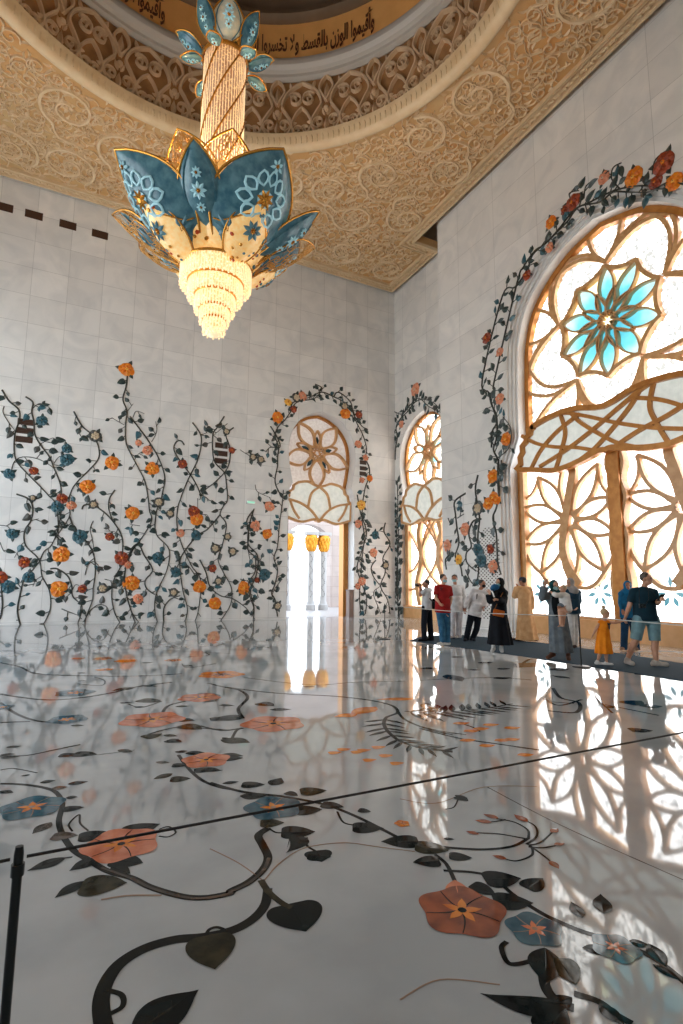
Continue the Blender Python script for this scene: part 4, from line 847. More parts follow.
lv(P2, (420,208,480,214,{'m': 'f_olive', 'k': .8}), (355,217,395,216,{}), (398,228,432,230,{}), (430,320,482,308,{'m': 'f_olive', 'k': .9}), (500,328,540,334,{'k': .9}), (485,312,528,316,OL), (525,266,580,270,{'k': .7}), (545,284,600,296,{'m': 'f_olive', 'k': .8}), (600,214,645,210,{}), (628,266,683,262,{'k': .8}),
   (525,362,560,360,{}), (358,362,395,362,OL), (0,380,60,376,{}), (20,350,62,346,{}), (210,284,250,284,OL), (400,170,330,182,OL), (425,165,468,168,OL), (520,228,565,226,OL), (418,98,456,96,{}), (230,128,256,128,{}), (230,152,256,150,{}), (105,12,135,14,{}), (650,224,683,222,{}), (115,70,135,68,{}), (0,62,45,60,{}), (290,50,316,46,{}), (545,105,575,108,{}), (660,320,683,326,OL))
for k, mb in LEAVES.items():
    if mb.f: mb.build('inlaid_leaves', M[k], floor, smooth=False)
# ------------------------------------------------------------------ chandelier
M['ch_gold'] = mat('chandelier_gold', (214, 150, 62), .25, metal=.75)
M['ch_blue'] = mat('chandelier_blue_glass', (54, 92, 104), .2, rgb2=(96, 132, 138), scale=6, emit=(40, 100, 120), estr=.06)
M['ch_lblue'] = mat('chandelier_pale_blue', (150, 190, 196), .2, emit=(150, 190, 200), estr=.15)
M['ch_grey'] = mat('chandelier_pearl_glass', (196, 188, 168), .2, rgb2=(150, 164, 164), scale=8, emit=(230, 200, 150), estr=.08)
M['ch_cream'] = mat('chandelier_cream_glass', (236, 198, 132), .25, rgb2=(246, 220, 170), scale=14, emit=(255, 190, 100), estr=.2)
M['ch_net'] = mat('chandelier_gold_net', (196, 140, 66), .35, metal=.5, emit=(200, 130, 50), estr=.05)
M['ch_red'] = mat('chandelier_ruby', (190, 70, 30), .2)
M['ch_core'] = glow_mat('chandelier_lit_crystal', (255, 224, 176), 1.0, (255, 190, 112), 26, .6, .2, .55, vor=True)
M['ch_shaft'] = glow_mat('shaft_lit_crystal', (246, 190, 120), .72, (186, 108, 46), 20, .32, .1, .5, vor=True)
M['ch_bead'] = mat('crystal_beads', (255, 236, 200), .1, emit=(255, 222, 172), estr=.36)
ch = empty('chandelier', (CX, CY, 6.2), 'giant lotus shaped gold and blue glass chandelier glowing with crystal tiers', 'chandelier')
def azv(deg):                                   # 0 = towards the camera, + = to its right
    base = math.atan2(-CY, -CX); a = base+math.radians(deg); return Vector((math.cos(a), math.sin(a), 0))
class Petal:
    """a bowed blade; (s, t) run along and across it, h lifts off its outer face"""
    def __init__(self, deg, p0, p1, belly, W, cup=.25, peak=.45, c=None, tipw=.0):
        self.n, self.W, self.cup, self.pk, self.tw = azv(deg), W, cup, peak, tipw
        self.t = Vector((-self.n.y, self.n.x, 0)); (self.r0, self.z0), (self.r1, self.z1) = p0, p1
        dx, dz = self.r1-self.r0, self.z1-self.z0; L = math.hypot(dx, dz); self.b = belly
        self.o = (dz/L, -dx/L)                  # outward / downward normal in the radial plane
    def width(self, s):
        k = self.pk; q = s/k*.5 if s < k else .5+(s-k)/(1-k)*.5
        return self.W*(.03+.97*math.sin(PI*min(q, .5))) if q < .5 else self.W*max(math.cos(PI*(q-.5)), 0)**.85
    def __call__(self, p, h=0.0):
        s, t = p; w = self.width(min(max(s, 0), 1)); b = self.b*math.sin(PI*s)
        r = self.r0+(self.r1-self.r0)*s+self.o[0]*(b+h); z = self.z0+(self.z1-self.z0)*s+self.o[1]*(b+h)
        k = self.cup*w*t*t*.5
        r -= self.o[0]*k; z -= self.o[1]*k
        return Vector((CX, CY, z))+self.n*r+self.t*(w*t*.5)
def panel(P_, mb, s0=.0, s1=1.0, m=0, ns=16, nt=8, h=0.0, k=.96):
    vs = [P_((s0+(s1-s0)*i/ns, (-1+2*j/nt)*k), h) for i in range(ns+1) for j in range(nt+1)]
    fs = [(i*(nt+1)+j, i*(nt+1)+j+1, (i+1)*(nt+1)+j+1, (i+1)*(nt+1)+j) for i in range(ns) for j in range(nt)]
    mb.add(vs, fs, m)
def loc(P_, s, t, L, W):                         # local metric frame on the petal surface around (s, t)
    W2 = P_.width(s)/2; Lr = math.hypot(P_.r1-P_.r0, P_.z1-P_.z0)
    return lambda p, h=0.0: P_((min(max(s+p[0]/Lr, 0), 1), t+p[1]/W2), h+.012)
ENAMEL, DOTS = [], []
def rosette(_mb, fr, r, n, m1, m2, hollow=True):
    mb = MB(); ENAMEL.append(mb); mb.disc(fr, (0, 0), r*.3, .012, m1, .004, 10)
    for k in range(n):
        a = 360*k/n; c = pol((0, 0), r*.72, a); q = [pol(c, r*.22*(1.15 if abs(x % 180) < 45 else .9), x+a) for x in range(0, 360, 45)]
        if hollow: mb.ribbon(fr, q, r*.09, .015, m1, .012, closed=True)
        else: mb.leaf(fr, pol((0, 0), r*.2, a), pol((0, 0), r, a), r*.42, .02, m1, .012)
    for k in range(8): a = 45*k; mb.leaf(fr, (0, 0), pol((0, 0), r*.36, a), r*.16, .03, m2, .014)
    mb.disc(fr, (0, 0), r*.12, .03, m2, .014, 8)
def make_petal(name, P_, body, motif, rimr=.022, lab=None):
    mb = MB(); panel(P_, mb); p = mb.build(name, M[body], ch)
    if lab: p['label'] = lab
    r = MB(); edge = [P_((i/18, -1), .01) for i in range(19)]+[P_((1-i/18, 1), .01) for i in range(1, 19)]
    r.tube(edge, rimr, 6); r.build('rim', M['ch_gold'], p)
    m = MB()
    L = math.hypot(P_.r1-P_.r0, P_.z1-P_.z0)
    if motif == 'big':
        rosette(m, loc(P_, .64, 0, L, P_.W), P_.W*.31, 10, 0, 1); rosette(m, loc(P_, .88, 0, L, P_.W), P_.W*.08, 6, 0, 1, False)
        for t in (-.55, .55): rosette(m, loc(P_, .3, t, L, P_.W), P_.W*.14, 8, 2, 1, False)
        e = [P_((.42+.1*math.cos(PI*x), x*.92), .015) for x in [-1+k/6 for k in range(13)]]; m.tube(e, .016, 5, 3)
    elif motif == 'narrow':
        for s_, q in ((.32, .12), (.5, .2), (.68, .13)): rosette(m, loc(P_, s_, 0, L, P_.W), P_.W*q, 8, 0, 1, False)
        e = [P_((.1+.8*i/14, -.72), .012) for i in range(15)]+[P_((.9-.8*i/14, .72), .012) for i in range(1, 15)]; m.tube(e, .012, 5, 2)
    elif motif == 'cream':
        rosette(m, loc(P_, .6, 0, L, P_.W), P_.W*.24, 8, 3, 1, False)
        rr = random.Random(int(P_.n.x*1e4))
        for k in range(16):
            s_, t_ = rr.uniform(.15, .9), rr.uniform(-.75, .75)
            if abs(s_-.6) > .14 or abs(t_) > .5: DOT = MB(); DOT.disc(loc(P_, s_, t_, L, P_.W), (0, 0), P_.W*rr.uniform(.03, .05), .02, rr.choice((1, 4, 3)), .012, 6); DOTS.append(DOT)
    EM = [M['ch_lblue'], M['ch_gold'], M['ch_blue'], M['ch_blue'] if motif == 'cream' else M['ch_gold'], M['ch_red']]
    if m.f: m.build('enamel_dots' if motif == 'cream' else 'gold_line', EM, p, smooth=False)
    for q in DOTS: q.build('enamel_dot', EM, p, smooth=False)
    DOTS.clear()
    for q in ENAMEL: q.build('enamel_flower', EM, p, smooth=False)
    ENAMEL.clear()
    return p
def net_petal(P_):
    mb = MB(); e = [P_((i/18, -1), 0) for i in range(19)]+[P_((1-i/18, 1), 0) for i in range(1, 19)]; mb.tube(e, .02, 5)
    p = mb.build('openwork_petal', M['ch_gold'], ch); m = MB(); rr = random.Random(int(P_.n.y*1e4))
    f2 = lambda q, h=0.0: P_((q[0], q[1]), h)
    for k in range(34):
        s_, t_ = rr.uniform(.25, .93), rr.uniform(-.85, .85); r = rr.uniform(.04, .07); q = []
        for i in range(15):
            a = i*.62; rad = r*(1-i/18); q.append(P_((min(max(s_+rad*math.cos(a), 0), .99), max(min(t_+rad*3*math.sin(a), .98), -.98)), 0))
        m.tube(q, .009, 4)
    for k in range(1, 7):
        m.tube([P_((.1+.85*i/10, -.9+1.8*k/7+.12*math.sin(i*1.6+k)), 0) for i in range(11)], .008, 4)
    m.build('gold_openwork', M['ch_net'], p)
for d in (-60, 30, 120, 210): make_petal('wide_petal', Petal(d, (.32, 7.42), (2.06, 8.92), .22, 1.6, .5, .55), 'ch_blue', 'big', .026)
for d in (-15, 75, 165, 255): make_petal('slender_petal', Petal(d, (.7, 7.85), (1.78 if d == -15 else 2.0, 8.84), .2, .76, .4, .5), 'ch_blue', 'narrow', .024)
for d in range(-37, 300, 45): net_petal(Petal(d, (.34, 8.1), (1.3, 9.55), .1, 1.1, .3, .62))
for d in range(-37, 300, 45): make_petal('cream_petal', Petal(d, (.24, 7.38), (1.4, 8.7), .2, .84, .5, .5), 'ch_cream', 'cream', .018)
for d in range(-60, 300, 90): make_petal('cream_petal', Petal(d, (.4, 7.36), (1.6, 8.3), .16, .8, .5, .5), 'ch_cream', 'cream', .018)
for d in (-95, 95, 142, 187, 232): net_petal(Petal(d, (.6, 7.6), (2.0, 8.5), .1, .95, .35, .62))
# bowl that carries the petals
b = MB(); b.lathe([(.02, 7.25), (.3, 7.3), (.62, 7.6), (.75, 8.0), (.7, 8.7), (.55, 9.3), (.44, 9.6)], (CX, CY), 40); b.build('petal_bowl', M['ch_cream'], ch)
# shaft with spiral bands
b = MB(); b.lathe([(.41, 9.0), (.41, 12.2), (.3, 12.4), (.02, 12.41)], (CX, CY), 40); b.build('shaft', M['ch_shaft'], ch)
for k in range(6):
    b = MB(); b.tube([(CX+.43*math.cos(a), CY+.43*math.sin(a), 9.2+3.0*i/40) for i in range(41) for a in [k*PI/3+i/40*2*PI*.5]], .02, 5); b.build('spiral_band', M['ch_gold'], ch)
b = MB()
for k in range(48):
    a = 2*PI*k/48; b.tube([(CX+.425*math.cos(a), CY+.425*math.sin(a), z) for z in (9.1, 11, 12.2)], .006, 4)
b.build('crystal_strands', M['ch_bead'], ch)
b = MB(); b.lathe([(.46, 12.15), (.49, 12.21), (.46, 12.27), (.4, 12.31)], (CX, CY), 36); b.build('collar', M['ch_gold'], ch)
for k in range(7): make_petal('crown_petal', Petal(48+45*k, (.38, 12.25), (1.0, 12.62) if k % 2 else (.82, 13.0), .08, .42, .4, .5), 'ch_blue', 'narrow', .018)
for k in range(6): make_petal('crown_drop_petal', Petal(40+60*k, (.45, 12.1), (.9, 11.95), .05, .3, .4, .5), 'ch_blue', 'narrow', .016)
make_petal('crown_tip_petal', Petal(3, (.42, 12.2), (.62, 13.12), .1, .66, .4, .45), 'ch_grey', 'narrow', .02)
b = MB(); b.lathe([(.02, 13.9), (.08, 13.7), (.26, 13.2), (.32, 12.8), (.3, 12.45), (.2, 12.35)], (CX, CY), 24); b.build('crown_cap', M['ch_gold'], ch)
b = MB(); b.tube([(CX, CY, 13.6), (CX, CY, 27.9)], .05, 8); b.build('suspension_rod', M['ch_gold'], ch)
# crystal tiers, each a skirt of bead strands around a lit core
z = 7.55
for k, (r, h) in enumerate(((.68, .3), (.52, .26), (.38, .26), (.28, .22), (.21, .2))):
    z0 = z-h
    b = MB(); b.lathe([(.02, z), (r*.97, z), (r*.94, z0+.04), (.02, z0+.02)], (CX, CY), 36); t = b.build('crystal_tier', M['ch_core'], ch)
    b = MB(); n = int(2*PI*r/.055)
    for j in range(n):
        a = 2*PI*j/n; x, y = CX+r*math.cos(a), CY+r*math.sin(a); b.tube([(x, y, z), (x, y, z0-.03*(j % 2))], .011, 5); b.ell((x, y, z0-.03*(j % 2)-.03), .018, .018, .03, None, 6, 4)
    b.build('bead_strands', M['ch_bead'], t)
    b = MB(); b.lathe([(r+.01, z-.01), (r+.03, z+.02), (r+.01, z+.05)], (CX, CY), 36); b.build('gold_ring', M['ch_gold'], t)
    z = z0-.0
b = MB(); b.ell((CX, CY, z-.02), .14, .14, .12, None, 14, 8)
for j in range(14): a = 2*PI*j/14; b.ell((CX+.12*math.cos(a), CY+.12*math.sin(a), z-.06), .03, .03, .04, None, 6, 4)
b.build('crystal_finial', M['ch_bead'], ch)

# ------------------------------------------------------------------ carpet, stanchions, rope
b = MB(); b.plate(fl, [[(8.42,12.32),(8.56,11.2),(8.76,9.6),(8.84,8.2),(8.88,6.0),(8.88,1.0),(10.9,1.0),(10.9,6.6),(11.28,8.7),(11.34,10.5),(10.95,12.9),(10.6,13.45),(9.3,13.1)]], 0, .012)
tag(b.build('carpet_runner', M['carpet'], smooth=False), 'blue grey carpet runner laid along the great window under the visitors', 'carpet')
def stanchion(name, loc_, h, label, r=.017):
    e = empty(name, loc_, label, 'stanchion', 'barrier stanchions'); x, y, z0 = loc_
    b = MB(); b.lathe([(.005, z0+.0), (.16, z0+.0), (.16, z0+.012), (.14, z0+.022), (.03, z0+.03), (.005, z0+.03)], (x, y), 28); b.build('base', M['post'], e, auto=30)
    b = MB(); b.tube([(x, y, z0+.02), (x, y, z0+h-.012), (x, y, z0+h)], [r, r, r*.8], 14); b.build('pole', M['post'], e, auto=40)
    b = MB(); b.tube([(x, y, z0+h-.05), (x, y, z0+h-.03)], r*1.35, 12); b.build('cord_clip', M['post'], e, auto=40)
    return e
P0 = onz(19, 852, .96); x0, y0 = P0.x, P0.y
stanchion('stanchion', (x0, y0, 0), .97, 'black steel stanchion close by at the left edge holding the near cord', .0085)
stanchion('stanchion', (2.75, 1.22, 0), .97, 'black steel stanchion holding the far end of the near cord, beyond the right edge', .016)
stanchion('stanchion', (8.66, 7.1, 0.0), .97, 'thin black stanchion at the carpet edge between the grey dress and the girl', .014)
stanchion('stanchion', (8.05, 13.0, 0), .97, 'thin stanchion at the far end of the carpet left of the photographer', .012)
stanchion('stanchion', (8.7, 2.2, 0), .97, 'thin stanchion at the carpet edge past the right edge of the view', .014)
def cord(a, b_, label, r):
    b = MB(); a, b_ = Vector(a), Vector(b_); b.tube([a+(b_-a)*(i/12)-Vector((0, 0, .03*math.sin(PI*i/12)*(b_-a).length/3)) for i in range(13)], r, 8)
    tag(b.build('barrier_cord', M['pale_rope']), label, 'cord', 'barrier cords')
# the near cord runs straight through the points seen in the picture
rb = onz(683, 735, .96); yb_ = y0+(2.75-x0)*(rb.y-y0)/(rb.x-x0)
b = MB(); b.tube([(x0+.013, y0, .95), (2.735, 1.22, .945)], .003, 8)
tag(b.build('barrier_cord', M['rope']), 'dark cord stretched low across the near floor from the left stanchion', 'cord', 'barrier cords')
cord((8.055, 12.95, .93), (8.655, 7.14, .93), 'pale thin cord running along the carpet in front of the standing visitors', .008)
cord((8.661, 7.06, .93), (8.699, 2.24, .93), 'pale thin cord in front of the girl and the man in shorts', .008)

b = MB(); b.tube([(x0-.013, y0, .95), (x0-1.2, y0-.05, .94)], .003, 8)
tag(b.build('barrier_cord', M['rope']), 'dark cord leaving the near stanchion towards the left edge', 'cord', 'barrier cords')
# small timber plinth beside the doorway
px = ony(353, 606, YB+.4)
b = MB(); b.box((CD+1.44, YB-.02, 0), (CD+1.66, YB+.3, 1.25)); b.box((CD+1.42, YB-.04, 1.22), (CD+1.68, YB+.32, 1.28))
tag(b.build('info_pedestal', mat('brown_pedestal', (120, 96, 84), .5), smooth=False), 'slim grey brown pedestal standing at the right jamb of the doorway', 'pedestal')

# ------------------------------------------------------------------ courtyard seen through the doorway
b = MB(); b.plate(fl, [[(-15, 23.5), (60, 23.5), (60, 70), (-15, 70)]], -.3, -.005)
tag(b.build('courtyard_ground', M['out_white'], smooth=False), 'bright white marble paving of the courtyard outside', 'paving', kind='structure')
OY = 30.0
M['shaft'] = mat('white_column_marble', (160, 157, 154), .35)
M['palm'] = mat('gilded_palm_capital', (226, 160, 40), .35, metal=.3, rgb2=(206, 132, 24), scale=7)
def column(px_, label):
    p = ony(px_, 600, OY); x = p.x
    e = empty('courtyard_column', (x, OY, 0), label, 'column', 'courtyard columns')
    b = MB(); b.lathe([(.01, -.0), (.3, 0), (.3, .3), (.24, .36), (.21, .5), (.19, .55), (.185, 3.55), (.22, 3.6)], (x, OY), 28); b.build('column_shaft', M['shaft'], e, auto=30)
    b = MB()
    for ring, (zz, rr, hh, nn) in enumerate(((3.5, .2, .42, 10), (3.72, .24, .45, 10), (3.95, .26, .42, 10))):
        for k in range(nn):
            a = 2*PI*(k+.5*(ring % 2))/nn; n = Vector((math.cos(a), math.sin(a), 0)); t = Vector((-n.y, n.x, 0))
            b.ell(Vector((x, OY, zz+.2))+n*(rr+.05), .1, .085, hh*.55, (t, n, (Vector((0,0,1))+n*.35).normalized()), 8, 6)
    b.lathe([(.2, 3.5), (.34, 3.9), (.36, 4.4), (.3, 4.5)], (x, OY), 16); b.build('palm_capital', M['palm'], e)
    b = MB(); b.box((x-.4, OY-.3, 4.5), (x+.4, OY+.3, 4.7)); b.build('abacus', M['shaft'], e, smooth=False)
    b = MB()
    for k in range(26):
        z_ = .8+k*.1; a = math.atan2(-OY, -x)+.5*math.sin(k*.9); b.ell((x+.187*math.cos(a), OY+.187*math.sin(a), z_), .025, .025, .04, None, 6, 4)
    b.build('vine_inlay', M['grey_fl'], e)
    return x
xa = column(310.5, 'left column of the gold capped pair beyond the doorway'); xb_ = column(323, 'right column of the gold capped pair beyond the doorway')
column(286, 'gold capped column cut off by the left jamb of the doorway')
fo_ = frame((0, 33.5, 0), (1,0,0), (0,0,1), (0,-1,0))
def arch_pts(c, hw, zs, apex): return [(c-hw, 0), (c-hw, zs)]+[(c+hw*math.cos(PI-PI*k/12), zs+(apex-zs)*math.sin(PI*k/12)) for k in range(1, 12)]+[(c+hw, zs), (c+hw, 0)]
def fit(px_): return ony(px_, 600, 33.5).x
b = MB(); c1 = (fit(284)+fit(330))/2
b.plate(fo_, [[(fit(262), 0)]+arch_pts(c1, (fit(330)-fit(284))/2, 4.2, 5.6)+[(fit(420), 0), (fit(420), 12), (fit(262), 12)]], -.8, 0)
tag(b.build('wall_courtyard', tile_mat('courtyard_cladding', 0, rgb=(168, 152, 144), w=1.1, h=.7), smooth=False), 'sunlit marble arcade wall across the courtyard', 'wall', kind='structure')

# ------------------------------------------------------------------ light and camera
w = bpy.data.worlds.new('sky'); SC.world = w; w.use_nodes = True; N, L = w.node_tree.nodes, w.node_tree.links
bg = N['Background']; bg.inputs['Strength'].default_value = 2.3
tc = N.new('ShaderNodeTexCoord'); sp = N.new('ShaderNodeSeparateXYZ'); cr_ = N.new('ShaderNodeValToRGB')
L.new(tc.outputs['Generated'], sp.inputs[0]); L.new(sp.outputs['Z'], cr_.inputs['Fac']); L.new(cr_.outputs['Color'], bg.inputs['Color'])
cr_.color_ramp.elements[0].position = 0.0; cr_.color_ramp.elements[0].color = (.86, .94, 1.0, 1)
cr_.color_ramp.elements[1].position = .7; cr_.color_ramp.elements[1].color = (.7, .82, 1.0, 1)
s = bpy.data.lights.new('sun', 'SUN'); s.energy = .6; s.angle = .01; s.color = (1, .95, .86)
so = bpy.data.objects.new('sun', s); COL.objects.link(so); so.rotation_euler = (math.radians(-38), math.radians(38), 0)
def lamp(name, kind, loc_, e, col, size=.5, rot=None, **k):
    l = bpy.data.lights.new(name, kind); l.energy = e; l.color = col
    if kind == 'POINT': l.shadow_soft_size = size
    if kind == 'SPOT': l.shadow_soft_size = size; l.spot_size = k.get('cone', 1.5); l.spot_blend = .9
    o_ = bpy.data.objects.new(name, l); COL.objects.link(o_); o_.location = loc_
    if rot is not None: o_.rotation_euler = Vector(rot).to_track_quat('-Z', 'Y').to_euler()
    return o_
for k in range(4): lamp('chandelier_bulb', 'POINT', (CX+.62*math.cos(k*PI/2+.4), CY+.62*math.sin(k*PI/2+.4), 9.0), 230, (1, .74, .44), .08)
cam = bpy.data.cameras.new('camera'); co = bpy.data.objects.new('camera', cam); COL.objects.link(co)
cam.sensor_fit = 'VERTICAL'; cam.sensor_height = 36; cam.lens = 36*F_PX/1024; cam.clip_start = .05; cam.clip_end = 300
co.matrix_world = Matrix(((RI.x, -DN.x, -FW.x, CAM.x), (RI.y, -DN.y, -FW.y, CAM.y), (RI.z, -DN.z, -FW.z, CAM.z), (0, 0, 0, 1)))
SC.camera = co
SC.view_settings.view_transform = 'Standard'; SC.view_settings.look = 'None'; SC.view_settings.gamma = 1; SC.view_settings.use_curve_mapping = False
SC.view_settings.exposure = 0.95
SC.cycles.use_denoising = True; SC.cycles.max_bounces = 8; SC.cycles.diffuse_bounces = 5; SC.cycles.glossy_bounces = 4
SC.cycles.sample_clamp_indirect = 6.0; SC.cycles.caustics_reflective = False; SC.cycles.caustics_refractive = False
# ------------------------------------------------------------------ people
FH = Vector((_sy, _cy, 0)); RH = Vector((_cy, -_sy, 0)); UP = Vector((0, 0, 1))
M['skin'] = mat('skin', (206, 156, 128), .5, rgb2=(196, 144, 114), scale=14)
M['skin_tan'] = mat('tan_skin', (164, 112, 84), .5, rgb2=(152, 100, 74), scale=14)
M['hair_dark'] = mat('dark_hair', (28, 22, 20), .55); M['hair_blond'] = mat('blond_hair', (190, 158, 120), .55); M['hair_brown'] = mat('brown_hair', (84, 72, 62), .55)
M['eye'] = mat('eye_dark', (24, 18, 16), .3); M['lip'] = mat('lips', (160, 92, 82), .5)
def cloth(n, c, c2=None): return mat(n, c, .85, rgb2=c2 or tuple(int(x*.88) for x in c), scale=9, bump=.25, bscale=30, spec=.2)
M['mask'] = cloth('pale_blue_mask', (150, 196, 200)); M['black_mask'] = cloth('black_mask', (30, 30, 32))
def remesh(mb, name, m, parent, vox=.011, smooth=4):
    o = mb.build(name, m, parent)
    r = o.modifiers.new('remesh', 'REMESH'); r.mode = 'VOXEL'; r.voxel_size = vox; r.use_smooth_shade = True
    if smooth: s_ = o.modifiers.new('smooth', 'SMOOTH'); s_.factor = .5; s_.iterations = smooth
    return o
class Person:
    def __init__(s, name, label, ground, crop_, J, face, k, skin='skin', dz=0.012):
        """J: joints traced as (x, y[, depth]); face: heading in degrees, 0 = to the right, 90 = away, 270 = towards the viewer"""
        g = onz(*ground, dz); s.g = g; s.k = k; s.skin = M[skin]
        s.dep = (g-CAM).dot(FH)
        s.e = empty(name, (g.x, g.y, dz), label, 'person')
        def pt(v):
            x, y = crop_((v[0], v[1]))[0]; d = ray(x, y); q = CAM+d*((s.dep+(v[2] if len(v) > 2 else 0))/d.dot(FH)); return q
        s.J = {n: pt(v) for n, v in J.items()}; s.pt = pt
        a = math.radians(face); s.f = (RH*math.cos(a)+FH*math.sin(a)).normalized(); s.l = UP.cross(s.f)
        h = s.J['head']
        t = math.radians(s.J.get('tilt', 0)) if False else 0
        s.zf = dz
    def px(s, n): return s.J[n]
    def axes(s):
        J = s.J; up = (J['neck']-J['pel']).normalized(); lat = (J['shR']-J['shL']); lat = (lat-up*lat.dot(up))
        want = s.bodylat; lat = want-up*want.dot(up); lat.normalize(); return lat, lat.cross(up).normalized(), up
    def torso(s, b, inf=0.0, low=True, fat=1.0):
        J, k = s.J, s.k; X, Y, Z = s.axes(); T_ = J['neck']-J['pel']; L = T_.length
        ell = lambda t, rx, ry, rz: b.ell(J['pel']+T_*t, (rx*k+inf)*fat, (ry*k+inf)*fat, rz*L+inf*.3, (X, Y, Z), 18, 12)
        ell(.68, .165, .112, .31); ell(.38, .145, .108, .32); ell(.12, .155, .118, .26)
        for a in ('shL', 'shR'): b.capsule(J['neck']-Z*.05*k, J[a], .062*k+inf, .054*k+inf)
    def arm(s, b, S_, inf=0.0, to='wr', r=(.05, .042, .03)):
        J, k = s.J, s.k; sh, el, wr = J['sh'+S_], J['el'+S_], J['wr'+S_]
        if to == 'half':
            mid = sh+(el-sh)*.72; b.capsule(sh, sh+(mid-sh)*.3, r[0]*k+inf, r[0]*k+inf); b.capsule(sh, mid, r[0]*k+inf, r[1]*k+inf*1.5, flat=True)
        else:
            b.capsule(sh, el, r[0]*k+inf, r[1]*k+inf)
            if inf: b.capsule(el, el+(wr-el)*.4, r[1]*k+inf, r[1]*k+inf*.95); b.capsule(el, el+(wr-el)*.93, r[1]*k+inf, r[2]*k+inf, flat=True)
            else: b.capsule(el, el+(wr-el)*.35, r[1]*k, r[1]*k*.98); b.capsule(el+(wr-el)*.3, wr, r[1]*k*.98, r[2]*k*.85)
    def hand(s, b, S_, d=None, pn=None, curl=.5):
        """palm, four unequal fingers and a thumb, curled by `curl`"""
        J, k = s.J, s.k; wr = J['wr'+S_]; d = (d or (wr-J['el'+S_])).normalized(); pn = (pn or s.f); pn = (pn-d*pn.dot(d)).normalized(); w = d.cross(pn)
        c = wr+d*.045*k; b.ell(c, .042*k, .017*k, .05*k, (w, pn, d), 12, 8)
        for i, (o_, L) in enumerate(((-.03, .062), (-.010, .074), (.011, .070), (.031, .055))):
            p = wr+d*.085*k+w*o_*k; a = curl*.8; q = p+(d*math.cos(a)+pn*math.sin(a))*L*.5*k; a2 = curl*1.9; t = q+(d*math.cos(a2)+pn*math.sin(a2))*L*.5*k
            b.capsule(p-d*.03*k, q, .0098*k, .009*k, 8); b.capsule(q, t, .009*k, .0078*k, 8)
        p = wr+d*.03*k-w*.034*k; q = p+(d*.6-w*.7+pn*.3).normalized()*.035*k; t = q+(d*.9-w*.1+pn*.4).normalized()*.03*k
        b.capsule(p+w*.012*k, q, .0125*k, .0105*k, 8); b.capsule(q, t, .0105*k, .009*k, 8)
    def leg(s, b, S_, inf=0.0, to='an', r=(.085, .058, .04), flare=0.0):
        J, k = s.J, s.k; h, kn, an = J['hip'+S_], J['kn'+S_], J['an'+S_]
        if to == 'kn':
            q = h+(kn-h)*.93; b.capsule(h, h+(q-h)*.3, r[0]*k+inf, r[0]*k+inf); b.capsule(h, q, r[0]*k+inf, r[1]*k+inf*1.35, flat=True)
        else:
            b.capsule(h, kn, r[0]*k+inf, r[1]*k+inf)
            if inf: b.capsule(kn, kn+(an-kn)*.3, r[1]*k+inf, r[1]*k*.95+inf); b.capsule(kn, an+(an-kn).normalized()*.03, r[1]*k+inf, r[2]*k+inf+flare, flat=True)
            else:
                m_ = kn+(an-kn)*.33-s.f*.012*k; b.capsule(kn, m_, r[1]*k, r[1]*k); b.capsule(m_, an, r[1]*k, r[2]*k*.85)
    def foot(s, S_, inf=0.0, sole=True):
        J, k = s.J, s.k; an, to = J['an'+S_], J['to'+S_]; b = MB(); z0 = s.zf
        d = Vector((to.x-an.x, to.y-an.y, 0)); d = d.normalized() if d.length > .03 else s.f.copy(); L = .2*k
        heel = Vector((an.x, an.y, z0))-d*.05*k; lift = max(0, an.z-z0-.10*k)
        up = UP*(.035*k+inf+lift*.8); tip = heel+d*L+UP*(.03*k+inf+lift*.15)
        b.capsule(heel+up, tip, .034*k+inf, .03*k+inf, 12); b.capsule(heel+up+d*.02*k+UP*.03*k, heel+d*L*.55+UP*(.045*k+lift*.5), .036*k+inf, .034*k+inf, 12)
        b.capsule(an, heel+up+d*.04*k, .037*k+inf, .036*k+inf, 12)
        b.v = [(v[0], v[1], max(v[2], z0+.014)) for v in b.v]
        return b
    def headmesh(s, b):
        h, k, f, l = s.J['head'], s.k*s.hk, s.f, s.l; A_ = (l, f, UP)
        b.ell(h+UP*.018*k-f*.008*k, .074*k, .092*k, .088*k, A_, 20, 14); b.ell(h-UP*.045*k+f*.022*k, .054*k, .062*k, .066*k, A_, 18, 12)
        b.ell(h+f*.088*k-UP*.012*k, .013*k, .016*k, .026*k, A_, 10, 8); b.ell(h+f*.080*k+UP*.026*k, .05*k, .012*k, .010*k, A_, 10, 6)
        b.ell(h+f*.079*k-UP*.056*k, .024*k, .008*k, .008*k, A_, 10, 6); b.ell(h+f*.07*k-UP*.088*k, .022*k, .018*k, .016*k, A_, 10, 6)
        for q in (-1, 1): b.ell(h+l*q*.076*k-UP*.005*k-f*.012*k, .010*k, .018*k, .030*k, A_, 10, 6)
        b.capsule(s.J['neck']-UP*.02*k, h-UP*.06*k-f*.012*k, .056*k, .05*k)
    def body(s, legs=True, arms='LR', feet=True, hands='LR', hk=1.0, lat=None, curl=.5, hd={}, legr=(.085, .058, .04), fat=1.0):
        s.hk = hk; s.bodylat = (lat if lat is not None else -s.l); b = MB(); s.headmesh(b); s.torso(b, 0, fat=fat*.95)
        for S_ in arms: s.arm(b, S_)
        for S_ in hands: s.hand(b, S_, curl=curl, d=hd.get(S_))
        if legs:
            for S_ in 'LR':
                s.leg(b, S_, r=legr)
                if feet:
                    q = s.foot(S_); b.add(q.v, q.f)
        b.v = [(v[0], v[1], max(v[2], s.zf+.014)) for v in b.v]
        o = remesh(b, 'body', s.skin, s.e, .009, 3)
